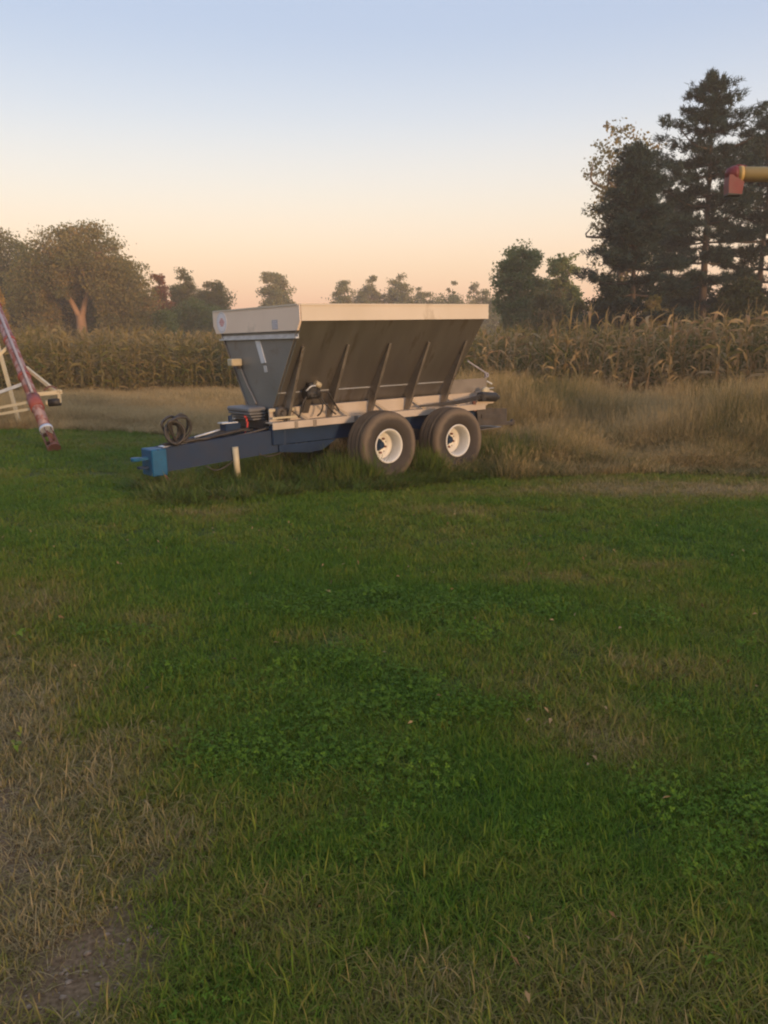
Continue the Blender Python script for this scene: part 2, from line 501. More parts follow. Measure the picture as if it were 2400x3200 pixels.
def scatter(name, label, P, idx, rot, scl, dry, coll):
    me = bpy.data.meshes.new(name)
    me.vertices.add(len(P)); me.vertices.foreach_set('co', P.astype(np.float32).ravel())
    for nm, ty, arr in (('pick', 'INT', idx.astype(np.int32)), ('dry', 'FLOAT', dry.astype(np.float32))):
        a = me.attributes.new(nm, ty, 'POINT'); a.data.foreach_set('value', arr)
    for nm, arr in (('rot', rot), ('scl', scl)):
        a = me.attributes.new(nm, 'FLOAT_VECTOR', 'POINT'); a.data.foreach_set('vector', arr.astype(np.float32).ravel())
    o = link(name, me)
    tag(o, label, kind='stuff')
    ng = bpy.data.node_groups.new(name + '_nodes', 'GeometryNodeTree')
    ng.interface.new_socket('Geometry', in_out='INPUT', socket_type='NodeSocketGeometry')
    ng.interface.new_socket('Geometry', in_out='OUTPUT', socket_type='NodeSocketGeometry')
    n, l = ng.nodes, ng.links
    gi, go = n.new('NodeGroupInput'), n.new('NodeGroupOutput')
    ip = n.new('GeometryNodeInstanceOnPoints')
    ci = n.new('GeometryNodeCollectionInfo'); ci.inputs['Collection'].default_value = coll
    ci.inputs['Separate Children'].default_value = True; ci.inputs['Reset Children'].default_value = True
    ip.inputs['Pick Instance'].default_value = True

    def attr(nm, ty):
        q = n.new('GeometryNodeInputNamedAttribute'); q.data_type = ty; q.inputs[0].default_value = nm
        return [s for s in q.outputs if s.enabled and s.name == 'Attribute'][0]
    l.new(gi.outputs[0], ip.inputs['Points']); l.new(ci.outputs[0], ip.inputs['Instance'])
    l.new(attr('pick', 'INT'), ip.inputs['Instance Index'])
    er = n.new('FunctionNodeEulerToRotation'); l.new(attr('rot', 'FLOAT_VECTOR'), er.inputs[0]); l.new(er.outputs[0], ip.inputs['Rotation'])
    l.new(attr('scl', 'FLOAT_VECTOR'), ip.inputs['Scale'])
    l.new(ip.outputs[0], go.inputs[0])
    mo = o.modifiers.new('scatter', 'NODES'); mo.node_group = ng
    return o


def blade_mesh(name, n, rad, hmin, hmax, w, lean, mat, seed, segs=3, seedhead=0.0, curl=.5, tint_lo=0, tint_hi=1):
    """a tuft of n arched blades; the tint rises with each blade's own random value"""
    r = np.random.default_rng(seed)
    V, T, Q, TR = [], [], [], []
    for i in range(n):
        a = r.random() * 6.283; q = rad * math.sqrt(r.random())
        bx, by = q * math.cos(a), q * math.sin(a)
        d = r.random() * 6.283; L = hmin + (hmax - hmin) * r.random()
        ln = lean * (.3 + r.random()); cu = curl * r.random()
        dx, dy = math.cos(d), math.sin(d); px, py = -dy, dx
        t = tint_lo + (tint_hi - tint_lo) * r.random()
        b = len(V); x, y, z, th = bx, by, -.01, ln
        ww = w * (.6 + .8 * r.random())
        for s in range(segs + 1):
            f_ = s / segs
            wd = ww * (1 - f_ ** 2) * .5 * (.7 + .6 * min(1, f_ * 3))
            if s < segs:
                V += [(x + px * wd, y + py * wd, z), (x - px * wd, y - py * wd, z)]; T += [t, t]
            else:
                V.append((x, y, z)); T.append(t)
            st = L / segs
            x += dx * math.sin(th) * st; y += dy * math.sin(th) * st; z += math.cos(th) * st; th += cu * (1.2 / segs) * 2
            th = min(th, 2.2)
        for s in range(segs - 1):
            Q.append((b + 2 * s, b + 2 * s + 1, b + 2 * s + 3, b + 2 * s + 2))
        TR.append((b + 2 * segs - 2, b + 2 * segs - 1, b + 2 * segs))
        if r.random() < seedhead:
            hx, hy, hz = V[-1]          # a narrow plume of fine spikelets below the tip
            for k in range(5):
                b = len(V); q = .025 + .03 * k
                ox, oy = r.normal(0, .010 + .004 * k, 2)
                V += [(hx - dx * q * .3, hy - dy * q * .3, hz - q), (hx - dx * q * .3 + ox, hy - dy * q * .3 + oy, hz - q + .045), (hx - dx * q * .3 + .005, hy - dy * q * .3 + .003, hz - q + .006)]
                T += [min(1, t + .25)] * 3
                TR.append((b, b + 1, b + 2))
    fs = []
    if Q: fs.append(np.array(Q))
    fs.append(np.array(TR))
    return fast_mesh(name, np.array(V), fs, mat, np.array(T))


def clover_mesh(name, n, rad, mat, seed, ls=.012, broad=False):
    r = np.random.default_rng(seed)
    V, F, T = [], [], []
    for i in range(n):
        a = r.random() * 6.283; q = rad * math.sqrt(r.random())
        c = np.array([q * math.cos(a), q * math.sin(a), .015 + .045 * r.random()])
        t = r.random(); tilt = r.normal(0, .35, 2)
        rot = r.random() * 6.283
        for k in range(1 if broad else 3):
            an = rot + k * 2.094; L = ls * (.8 + .5 * r.random()) * (3.2 if broad else 1); W = L * (.42 if broad else .75)
            d = np.array([math.cos(an), math.sin(an), 0]); s = np.array([-d[1], d[0], 0])
            z = lambda p: np.array([p[0], p[1], p[0] * tilt[0] + p[1] * tilt[1]])
            b = len(V)
            for pt in (d * .05 * L, d * .6 * L + s * W * .55, d * 1.15 * L, d * .6 * L - s * W * .55):
                V.append(c + z(pt) + np.array([0, 0, .25 * L if pt is not None and abs(np.dot(pt, s)) > 1e-6 else 0])); T.append(t)
            F.append((b, b + 1, b + 2, b + 3))
    return fast_mesh(name, np.array(V), np.array(F), mat, np.array(T))


GRN = [(0.077, 0.165, 0.0132), (0.1155, 0.1958, 0.0165), (0.165, 0.2068, 0.0242), (0.2255, 0.2035, 0.044), (0.2915, 0.2255, 0.0858), (0.374, 0.2915, 0.1485)]
M['lawn'] = mat_leaf('lawn_blades', GRN, True, .3)
M['clover'] = mat_leaf('clover_leaves', [(0.0854, 0.171, 0.0137), (0.114, 0.2108, 0.017), (0.1596, 0.228, 0.0228), (0.2052, 0.2108, 0.0342)], True, .25, .5)
lawn_protos = proto_collection('lawn_tuft',
    [blade_mesh('lawn_tuft_mesh', 80, .09, .025, .065, .0030, .65, M['lawn'], 10 + i, 3, 0, .9) for i in range(4)] +
    [blade_mesh('long_tuft_mesh', 70, .10, .04, .11, .0028, 1.05, M['lawn'], 30 + i, 4, 0, 1.3) for i in range(3)] +
    [clover_mesh('clover_mesh', 60, .12, M['clover'], 50 + i, .0085) for i in range(3)] +
    [clover_mesh('rosette_mesh', 9, .05, M['clover'], 60 + i, .012, True) for i in range(2)])


def wedge(n, r0, r1, half=R(31)):
    a = (rng.random(n) * 2 - 1) * half
    r = np.sqrt(r0 * r0 + (r1 * r1 - r0 * r0) * rng.random(n))
    return r * np.sin(a), r * np.cos(a)


# edge of the mown lawn: beyond it the uncut grass begins (y as a function of x)
def lawn_edge(x):
    return np.interp(x, [-16, -6, -3, -1.2, .2, 1.6, 3, 4.5, 6, 9, 14], [21, 20, 17.5, 13.2, 12.6, 12.3, 12.4, 12.5, 12.2, 11.6, 11]) + (fbm(x, x * 0, 1.5, 3) - .5) * .8


xs, ys, sizes = [], [], []
for n_, r0, r1, s_ in ((5200, 1.5, 4.2, 1.0), (6500, 4.2, 7.5, 1.15), (8500, 7.5, 13, 1.5), (6500, 13, 22, 2.0)):
    x, y = wedge(n_, r0, r1); xs.append(x); ys.append(y); sizes.append(np.full(n_, s_))
for n_, y0, y1, s_ in ((6500, -1.0, 6, 1.3), (6000, 6, 20, 1.9)):      # and to either side of the view
    x = rng.uniform(-1, 1, n_) * (4.5 + .62 * 6 if y1 < 7 else 15); y = rng.uniform(y0, y1, n_)
    o_ = np.abs(x) > np.maximum(y, .3) * .60; xs.append(x[o_]); ys.append(y[o_]); sizes.append(np.full(o_.sum(), s_))
x, y, s = map(np.concatenate, (xs, ys, sizes))
keep = (y < lawn_edge(x) + .6) & (rng.random(len(x)) > bareness(x, y) * .93)
x, y, s = x[keep], y[keep], s[keep]
d = dryness(x, y)
n = len(x)
near = np.hypot(x, y) < 6
u = rng.random(n)
pick = rng.integers(0, 4, n)
longm = (u < np.clip(d * .8 - .12, 0, .5)) & (np.hypot(x, y) < 6.5)
pick[longm] = rng.integers(4, 7, longm.sum())
clov = (~longm) & (np.hypot(x, y) < 6) & (u > 1 - np.clip(.36 - d * 1.0, 0, .18) * np.clip(fbm(x, y, .8, 31) * 3 - .9, 0, 1))
pick[clov] = rng.integers(7, 10, clov.sum())
ros = rng.random(n) < .0015
pick[ros & near] = rng.integers(10, 12, (ros & near).sum())
rot = np.stack([rng.normal(0, .12, n), rng.normal(0, .12, n), rng.random(n) * 6.283], 1)
sv = s * (.75 + .5 * rng.random(n))
hz = sv * (.75 + .4 * rng.random(n)) / np.where(s > 1.4, 1.25, 1.0)
dd = np.clip(d * 1.0 + rng.normal(0, .07, n), 0, 1)
scatter('lawn_grass', 'short mown grass with clover, green and straw coloured', np.stack([x, y, gz(x, y)], 1), pick, rot, np.stack([sv, sv, hz], 1), dd, lawn_protos)

# a few dry leaves blown onto the lawn
M['deadleaf'] = mat_leaf('dead_leaves', [(.16, .10, .05), (.28, .19, .09), (.38, .28, .15)], False, .3)
x, y = wedge(130, 1.8, 9)
n = len(x)
scatter('fallen_leaves', 'scattered dry tan leaves lying on the lawn', np.stack([x, y, gz(x, y) + .035], 1), rng.integers(0, 3, n), np.stack([rng.normal(0, .5, n), rng.normal(0, .5, n), rng.random(n) * 6.283], 1),
        np.stack([.6 + .5 * rng.random(n)] * 3, 1), x * 0, proto_collection('dead_leaf', [clover_mesh('dead_leaf_mesh', 1, .001, M['deadleaf'], 70 + i, .013, True) for i in range(3)]))

# gravel showing in the bare patches
M['stone'] = mat_solid('gravel_stone', (.19, .135, .09), (.34, .26, .18), .9, 0, 30)


def pebble(seed):
    r = np.random.default_rng(seed)
    a = np.array([[1, 0, 0], [-1, 0, 0], [0, 1, 0], [0, -1, 0], [0, 0, 1], [0, 0, -1], [.6, .6, .5], [-.6, .6, .5], [-.6, -.6, .5], [.6, -.6, .5]], float)
    a *= r.uniform(.7, 1.2, (10, 1)); a[:, 2] *= .6
    f = np.array([(0, 6, 9), (0, 2, 6), (2, 7, 6), (2, 1, 7), (1, 8, 7), (1, 3, 8), (3, 9, 8), (3, 0, 9), (4, 6, 7), (4, 7, 8), (4, 8, 9), (4, 9, 6), (5, 2, 0), (5, 1, 2), (5, 3, 1), (5, 0, 3)])
    return fast_mesh('pebble_mesh', a * .01, f, M['stone'])


x, y = rng.uniform(-2.6, -.6, 9000), rng.uniform(1.8, 5.0, 9000)
k = rng.random(9000) < bareness(x, y) ** 1.5 * .5
x, y = x[k], y[k]; n = len(x)
sv = .35 + 1.0 * rng.random(n) ** 3
scatter('gravel', 'small grey stones on the bare soil at the lower left', np.stack([x, y, gz(x, y) + .001], 1), rng.integers(0, 3, n), np.stack([x * 0, y * 0, rng.random(n) * 6.28], 1),
        np.stack([sv] * 3, 1), x * 0, proto_collection('pebble', [pebble(i) for i in range(3)]))

# ------------------------------------------------------------------ uncut grass between the lawn and the corn
CORN_EDGE = [(-60, 31), (-13.5, 30), (-8, 35), (-6.4, 35.5), (-4, 33), (3.0, 24.6), (8.8, 20.0), (16, 15), (34, 5)]
ce = np.array(CORN_EDGE, float)


def corn_edge(x):
    return np.interp(x, ce[:, 0], ce[:, 1])


TAN = [(.085, .105, .030), (.165, .160, .060), (.33, .25, .110), (.45, .33, .155), (.55, .41, .21)]
M['tall'] = mat_leaf('uncut_grass', TAN, True, .35)
tall_protos = proto_collection('uncut_tuft',
    [blade_mesh('uncut_tuft_mesh', 95, .22, .45, 1.0, .0045, .16, M['tall'], 80 + i, 5, .7, .40) for i in range(4)] +
    [blade_mesh('low_tuft_mesh', 90, .22, .20, .55, .005, .32, M['tall'], 90 + i, 4, .3, .5) for i in range(3)] +
    [blade_mesh('weed_tuft_mesh', 50, .16, .12, .42, .016, .6, M['tall'], 95 + i, 3, .0, .7, 0, .4) for i in range(2)])
x = rng.uniform(-22, 20, 92000); y = rng.uniform(11, 38, 92000)
le = lawn_edge(x)
keep = (y > le) & (y < corn_edge(x) + 1.0) & (np.abs(x) < y * .64 + 4) & (rng.random(92000) < np.clip(22 / y, .25, 1) * .95)
x, y, le = x[keep], y[keep], le[keep]
n = len(x)
right = x > np.interp(y, [11, 20, 30], [1.0, 1.5, 2.0])
ramp_in = np.clip((y - le) / np.interp(x, [2.0, 3.5], [4.5, 2.6]), 0, 1)                 # low at the mown edge
wave = fbm(x, y, 2.3, 41)
height = np.where(right, (.26 + .85 * np.clip(ramp_in, 0, 1) ** 1.2 - .28 * np.clip((y - le - 3.0) / 4, 0, 1)), .40 + .10 * np.clip((y - le) / 7, 0, 1)) * np.where(right, .36 + 1.05 * np.clip((wave - .30) / .40, 0, 1), .70 + .45 * np.clip((wave - .30) / .40, 0, 1)) * rng.uniform(.55, 1.35, n)
pick = np.where(rng.random(n) < .15 + .8 * (ramp_in < .25), rng.integers(4, 7, n), rng.integers(0, 4, n))
wd = rng.random(n) < np.where(right, .18 * (fbm(x, y, 1.6, 44) > .52), .10 * (fbm(x, y, 2, 47) > .55))
pick[wd] = rng.integers(7, 9, wd.sum())
dry = np.clip(np.where(right, .50 + 1.0 * (fbm(x, y, 2.2, 51) - .5) - .20 * np.clip((2.2 - (y - le)) / 2.2, 0, 1) * (rng.random(n) < .5), .74 + .7 * (fbm(x, y, 2.0, 52) - .5)) + rng.normal(0, .15, n), 0, 1)
dry[wd] *= .35
rot = np.stack([rng.normal(0, .10, n), rng.normal(0, .10, n), rng.random(n) * 6.283], 1)
sw = (.8 + .5 * rng.random(n)) * np.clip(y / 22, .85, 1.6)
scatter('uncut_grass', 'tall uncut tan grass between the lawn and the corn', np.stack([x, y, gz(x, y)], 1), pick, rot, np.stack([sw, sw, np.clip(height, .2, 1.6)], 1), dry, tall_protos)

# ------------------------------------------------------------------ corn
M['corn'] = mat_leaf('corn_leaves', [(0.0817, 0.1247, 0.0258), (0.1548, 0.1548, 0.0413), (0.2838, 0.2193, 0.0903), (0.3956, 0.2881, 0.1419), (0.4472, 0.3268, 0.1763), (0.344, 0.215, 0.1075)], True, .4, .65)
M['cornsolo'] = mat_leaf('corn_leaves_edge', [(0.0817, 0.1247, 0.0258), (0.1548, 0.1548, 0.0413), (0.2838, 0.2193, 0.0903), (0.3956, 0.2881, 0.1419), (0.4472, 0.3268, 0.1763), (0.344, 0.215, 0.1075)], False, .4, .65)


def corn_mesh(seed, mat, green, H=2.7):
    r = np.random.default_rng(seed)
    V, T, Q, TR = [], [], [], []
    H = H * (.9 + .2 * r.random())

    def strip(p, d, L, w, th, cu, t, segs, tw=0, kink=0.0):
        b = len(V); x, y, z = p
        roll = r.normal(0, .4)
        for s in range(segs + 1):
            f_ = s / segs
            dx, dy = math.cos(d), math.sin(d)
            wd = w * .5 * (1 - f_ ** 2.0) * min(1, .45 + f_ * 2.2) * (1 if s == 0 else r.uniform(.6, 1.2))
            a = roll + tw * f_
            px, py, pz = -dy * math.cos(a), dx * math.cos(a), math.sin(a)
            V.append((x + px * wd, y + py * wd, z + pz * wd)); V.append((x - px * wd, y - py * wd, z - pz * wd)); T.extend([t, t])
            st = L / segs
            x += dx * math.sin(th) * st; y += dy * math.sin(th) * st; z += math.cos(th) * st
            th = min(max(th + cu / segs + r.normal(0, kink), .05), 3.0)
            d += r.normal(0, kink * 1.2)
        for s in range(segs):
            Q.append((b + 2 * s, b + 2 * s + 1, b + 2 * s + 3, b + 2 * s + 2))
    # stalk
    b = len(V); ts = .5 - .25 * green
    lx, ly = r.normal(0, .10, 2)
    ax = lambda z: (lx * (z / H) ** 2, ly * (z / H) ** 2)
    for z, rr in ((-.02, .014), (H * .5, .011), (H * .92, .005)):
        for k in range(4):
            a = k * 1.571; c = ax(z)
            V.append((c[0] + rr * math.cos(a), c[1] + rr * math.sin(a), z)); T.append(ts)
    for i in range(2):
        for k in range(4):
            k2 = (k + 1) % 4
            Q.append((b + i * 4 + k, b + i * 4 + k2, b + i * 4 + 4 + k2, b + i * 4 + 4 + k))
    nl = 17; d0 = r.random() * 3.14
    for i in range(nl):
        z = H * (.05 + .85 * i / nl) + r.normal(0, .05); f_ = z / H
        dryv = np.clip(.58 + .30 * abs(f_ - .45) * 1.6 - green * (1 - abs(f_ - .5) * 1.2) + r.normal(0, .17), .02, .98)
        broken = r.random() < .35
        strip((*ax(z), z), d0 + i * 3.14159 + r.normal(0, .9), (.35 + .55 * r.random()) * (1.05 - .40 * f_), .055 + .05 * r.random(),
              1.3 + .8 * r.random() if broken else .25 + .6 * r.random(), 1.2 if broken else 1.0 + 2.2 * r.random(), dryv, 5, r.normal(0, 1.6), .28)
    for i in range(3):     # tassel
        c = ax(H * .92)
        strip((c[0], c[1], H * (.88 + .02 * i)), r.random() * 6.283, .15 + .10 * r.random(), .012, .35 + .6 * r.random(), .7 * r.random(), .75 + .2 * r.random(), 2)
    if r.random() < .85:   # hanging ear in its husk
        z = H * (.38 + .1 * r.random()); a = r.random() * 6.283; c = ax(z)
        strip((c[0], c[1], z), a, .26, .065, .5, 1.4 + 1.2 * r.random(), .72, 3)
        strip((c[0], c[1], z), a + .5, .24, .06, .55, 1.3, .8, 3, 1.5)
    return fast_mesh('corn_plant_mesh', np.array(V), [np.array(Q)], mat, np.array(T))


def edge_dist(px, py):
    best = np.full(px.shape, 1e9)
    for (ax_, ay_), (bx_, by_) in zip(CORN_EDGE[:-1], CORN_EDGE[1:]):
        dx, dy = bx_ - ax_, by_ - ay_; L2 = dx * dx + dy * dy
        t = np.clip(((px - ax_) * dx + (py - ay_) * dy) / L2, 0, 1)
        best = np.minimum(best, np.hypot(px - ax_ - t * dx, py - ay_ - t * dy))
    return best


# candidate plants: drilled in rows across the field
cpx, cpy = [], []
for row in np.arange(-40, 140, .76):
    tpos = np.arange(-70, 80, .17)
    # rows run parallel to the right hand edge
    ex, ey = .784, -.621
    qx, qy = .621, .784
    px = 3.0 + ex * tpos + qx * row; py = 24.6 + ey * tpos + qy * row
    cpx.append(px + rng.normal(0, .10, len(px))); cpy.append(py + rng.normal(0, .10, len(px)))
cpx, cpy = np.concatenate(cpx), np.concatenate(cpy)
inside = (np.abs(cpx) < cpy * .62 + 4) & (cpy > corn_edge(cpx) + (fbm(cpx, cpy, 1.2, 71) - .5) * np.where(cpx < -4, 5.0, 2.4)) & (cpy < 66)
cpx, cpy = cpx[inside], cpy[inside]
ed = edge_dist(cpx, cpy)
keepp = (ed < 5) | (rng.random(len(ed)) < np.where(ed < 14, .42, .22))
cpx, cpy, ed = cpx[keepp], cpy[keepp], ed[keepp]
hgt_var = 1.05 + (fbm(cpx, cpy, 4, 61) - .5) * .36 + np.where(cpx < -5, .04, 0)
dist = np.hypot(cpx, cpy)
# the 300 that show largest: nearest plants on the front rows, inside the frame
vis = (np.abs(cpx) < cpy * .47) & (ed < 2.2) & (cpx > 2.6)
order = np.argsort(np.where(vis, dist, 1e9))[:300]
solo = np.zeros(len(cpx), bool); solo[order] = True
corn_meshes = [corn_mesh(200 + i, M['cornsolo'], g) for i, g in enumerate((.0, .08, .0, .16, .04, .38))]
for j, i in enumerate(order):
    o = link('corn_plant', corn_meshes[random.randrange(6)])
    sz = hgt_var[i] * random.uniform(.84, 1.03)
    o.location = (cpx[i], cpy[i], -.01); o.rotation_euler = (random.gauss(0, .09), random.gauss(0, .09), random.random() * 6.283); o.scale = (sz, sz, sz)
    tag(o, 'withered tan corn plant in the front rows of the standing corn right of the spreader', 'corn plant', 'corn plants along the near edge of the field')
m_ = ~solo
n = m_.sum()
px, py = cpx[m_], cpy[m_]
sz = hgt_var[m_] * (.86 + .18 * rng.random(n))
gl = (px < -5)
dryc = np.where(gl, .03 + .20 * np.clip((py - corn_edge(px) - 1.0) / 4, 0, 1) + .35 * (fbm(px, py, 4, 66) - .5), .02 + .25 * (fbm(px, py, 4, 67) - .5))
pick = np.where(gl & (rng.random(n) < .45), rng.integers(3, 6, n), rng.integers(0, 5, n))
M_c = [corn_mesh(300 + i, M['corn'], g) for i, g in enumerate((.0, .06, .12, .30, .42, .50))]
scatter('corn_field', 'standing ripe corn filling the field behind the uncut grass', np.stack([px, py, px * 0 - .01], 1), pick,
        np.stack([rng.normal(0, .05, n), rng.normal(0, .05, n), rng.random(n) * 6.283], 1), np.stack([sz] * 3, 1), dryc + .22, proto_collection('corn_proto', M_c))


# ------------------------------------------------------------------ trees
def elev(y):       # tangent of the elevation of a level in the photograph
    return math.tan(math.atan((1106 - y) / 1855.) - R(10.23))


def leaves_mesh(name, C, size, mat, tint, seed, flat=.0, aspect=.6):
    """one rhombic leaf spray per centre, random orientation"""
    r = np.random.default_rng(seed)
    n = len(C)
    a = r.normal(0, 1, (n, 3)); a[:, 2] *= (1 - flat); a /= np.linalg.norm(a, axis=1)[:, None]
    b = r.normal(0, 1, (n, 3)); b -= (b * a).sum(1)[:, None] * a; b /= np.linalg.norm(b, axis=1)[:, None]
    s = (size * (.6 + .8 * r.random(n)))[:, None]
    V = np.stack([C - a * s, C + b * s * aspect, C + a * s, C - b * s * aspect], 1).reshape(-1, 3)
    F = np.arange(4 * n).reshape(n, 4)
    return fast_mesh(name, V, F, mat, np.repeat(tint, 4))


def branch_tubes(mb, segs):
    for pts, r0, r1 in segs:
        m = len(pts)
        mb.tube(pts, [r0 + (r1 - r0) * i / (m - 1) for i in range(m)], 6 if r0 > .06 else 5, False)


def deciduous(name, label, x, y, H, W, leafmat, bark, seed, n_clump=60, per=220, leaf=.16, base=.25, lobes=None, fork=False, trunk_r=None, sparse=1.0, group=None, clump=.15, cat='tree', depth=None):
    r = np.random.default_rng(seed)
    root = tag(empty(name, (x, y, 0)), label, cat, group)
    n_clump, per, clump, leaf = int(n_clump * 2.4) + 30, per * .72, clump * .72, leaf * .66
    D = depth or W
    z0 = H * base
    if lobes is None:
        lobes = [(0, 0, (H + z0) / 2, W / 2 * 1.0, D / 2, (H - z0) / 2 * 1.02), (W * .12, 0, z0 + (H - z0) * .34, W / 2 * .95, D / 2, (H - z0) * .30), (-W * .10, 0, z0 + (H - z0) * .62, W / 2 * .72, D / 2 * .8, (H - z0) * .36)]
    vol = np.array([l_[3] * l_[4] * l_[5] for l_ in lobes]); vol = vol / vol.sum()
    cen, rc = [], []
    for k in range(n_clump):
        lb = lobes[r.choice(len(lobes), p=vol)]
        v = r.normal(0, 1, 3); v /= np.linalg.norm(v)
        q = (.20 + .68 * r.random() ** .55)
        c = np.array(lb[:3]) + v * np.array(lb[3:]) * q
        if c[2] < z0 * .8: c[2] = z0 * .8 + r.random() * .1 * H
        cen.append(c); rc.append(W * clump * (.6 + .75 * r.random()))
    cen, rc = np.array(cen), np.array(rc)
    C, T = [], []
    for c, q in zip(cen, rc):
        m = int(per * (.5 + r.random()) * sparse)
        p = np.clip(r.normal(0, .55, (m, 3)), -1.15, 1.15)
        p = p * np.array([1.25, 1.25, .8]) * q + c
        C.append(p); T.append(np.clip(.5 + r.normal(0, .18) + r.normal(0, .09, m), 0, 1))
    C, T = np.concatenate(C), np.concatenate(T)
    k = C[:, 2] > .15
    if fork:      # open under the crown, where the limbs show
        k &= ~((np.abs(C[:, 0] + .2) < 2.4 - .1 * np.abs(C[:, 2] - 4)) & (C[:, 2] < H * .54 + .8 * np.sin(C[:, 0] * 2.1)) & (C[:, 1] < 2.0))
    C, T = C[k], T[k]
    tr = trunk_r or H * .022
    mb = MB()
    top = Vector((r.normal(0, .03) * H, r.normal(0, .03) * H, z0 + .35 * (H - z0)))
    fk = Vector((0, 0, H * .39))
    segs = []
    if fork:
        segs.append(([Vector((0, 0, -.1)), Vector((.1, 0, H * .2)), fk], tr * 1.3, tr * 1.05))
        tips = []
        for sx in (-1, .75):
            e = Vector((sx * W * .10, -.3, H * .56)); e2 = Vector((sx * W * .20, r.normal(0, .3), H * .78))
            segs.append((smooth_curve([fk - Vector((0, 0, .5)), fk.lerp(e, .5) + Vector((sx * .05, 0, 0)), e, e2], 3), tr * .72, tr * .25))
            tips += [e, e2]
    else:
        segs.append((smooth_curve([Vector((0, 0, -.1)), Vector((r.normal(0, .1), 0, z0 * .6)), top, Vector((0, 0, H * .86))], 3), tr, tr * .18))
        tips = [top, Vector((0, 0, z0 * 1.05)), Vector((0, 0, H * .7))]
    for c in cen[:: max(1, len(cen) // 34)]:
        c = Vector(c)
        if fork and c.z < H * .62: continue
        s_ = min(tips, key=lambda t: (t - c).length + (8 if t.z > c.z else 0))
        mid = s_.lerp(c, .5) + Vector((r.normal(0, .04), r.normal(0, .04), -.02)) * H
        segs.append((smooth_curve([s_, mid, c], 3), tr * .30, tr * .06))
    branch_tubes(mb, segs)
    mb.build('trunk', bark, root)
    link('crown', leaves_mesh('crown', C, leaf * np.ones(len(C)), leafmat, T, seed + 1), root)
    return root


M['olive'] = mat_leaf('olive_leaves', [(0.072, 0.0936, 0.0288), (0.12, 0.1344, 0.0432), (0.174, 0.162, 0.0576), (0.24, 0.18, 0.072)], False, .5)
M['bronze'] = mat_leaf('bronze_leaves', [(0.1059, 0.1259, 0.0386), (0.1764, 0.1732, 0.0594), (0.268, 0.2126, 0.0772), (0.3809, 0.244, 0.0966)], False, .5)
M['green'] = mat_leaf('green_leaves', [(0.045, 0.0899, 0.0238), (0.0767, 0.1323, 0.0344), (0.1217, 0.1653, 0.045), (0.1851, 0.1851, 0.0595)], False, .5)
M['midgreen'] = mat_leaf('mid_green_leaves', [(0.1, 0.1562, 0.05), (0.1562, 0.2125, 0.0688), (0.225, 0.2438, 0.0875), (0.2875, 0.25, 0.1)], False, .4)
M['darkgreen'] = mat_leaf('dark_leaves', [(0.02, 0.034, 0.014), (0.034, 0.05, 0.02), (0.055, 0.066, 0.026), (0.085, 0.078, 0.034)], False, .25)
M['yellowleaf'] = mat_leaf('yellow_leaves', [(.16, .10, .02), (.26, .16, .03), (.36, .22, .04), (.40, .20, .04)], False, .4)
M['redleaf'] = mat_leaf('red_leaves', [(0.14, 0.06, 0.03), (0.22, 0.085, 0.04), (0.28, 0.11, 0.05), (0.2, 0.13, 0.055)], False, .4)
M['gold'] = mat_leaf('gold_leaves', [(0.12, 0.125, 0.045), (0.19, 0.17, 0.06), (0.25, 0.19, 0.07), (0.28, 0.18, 0.075)], False, .45)
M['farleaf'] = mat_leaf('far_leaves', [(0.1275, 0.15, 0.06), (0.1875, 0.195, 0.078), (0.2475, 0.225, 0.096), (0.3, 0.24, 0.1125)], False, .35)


def T(name, label, px, top, wpx, d, leafmat, bark='bark', seed=1, **k):
    x = (px - 829.5) / 1885. * d
    H = (CAM_H + elev(top) * d) * 1.09
    W = wpx / 1885. * d
    return deciduous(name, label, x, d, H, W, M[leafmat], M[bark], seed, **k)


G1 = 'trees beyond the left part of the field'
G2 = 'trees far across the field'
G3 = 'trees and shrubs in the right hand grove'
bx = (180 - 829.5) / 1885. * 82
H = CAM_H + elev(472) * 82
deciduous('broad_tree', 'broad domed tree with a forked trunk glowing orange at the left', bx, 82, H, 13.2, M['bronze'], M['barksunlit'], 401, 150, 330, .17, .30,
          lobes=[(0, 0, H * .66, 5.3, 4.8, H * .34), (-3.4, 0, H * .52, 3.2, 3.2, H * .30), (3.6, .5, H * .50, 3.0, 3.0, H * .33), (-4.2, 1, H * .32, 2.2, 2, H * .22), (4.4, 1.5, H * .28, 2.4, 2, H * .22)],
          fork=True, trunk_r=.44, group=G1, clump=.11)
T('broad_tree', 'rounded olive tree at the left edge, behind the forked tree', 15, 503, 170, 92, 'olive', seed=410, n_clump=90, per=260, leaf=.19, base=.15, group=G1)
T('broad_tree', 'dark green tree between the left edge and the forked trunk', 70, 590, 130, 88, 'darkgreen', seed=411, n_clump=70, per=240, leaf=.19, base=.05, group=G1)
T('broad_tree', 'wide olive tree at the far left, lower than its neighbour', -40, 530, 200, 96, 'olive', seed=421, n_clump=90, per=240, leaf=.19, base=.08, group=G1)
T('broad_tree', 'dark green tree filling in behind the forked trunk', 165, 585, 190, 96, 'darkgreen', seed=422, n_clump=90, per=240, leaf=.19, base=.04, group=G1)
T('yellow_tree', 'small bright yellow tree cut off by the left edge of the picture', -6, 612, 66, 72, 'yellowleaf', seed=412, n_clump=36, per=200, leaf=.15, base=.12, group=G1)
T('broad_tree', 'bronze tree on the right shoulder of the forked tree', 262, 560, 130, 92, 'bronze', seed=413, n_clump=70, per=260, leaf=.19, base=.10, group=G1)
T('broad_tree', 'dark bushy tree just right of the forked orange trunk', 255, 630, 140, 86, 'green', seed=414, n_clump=70, per=240, leaf=.19, base=.04, group=G1)
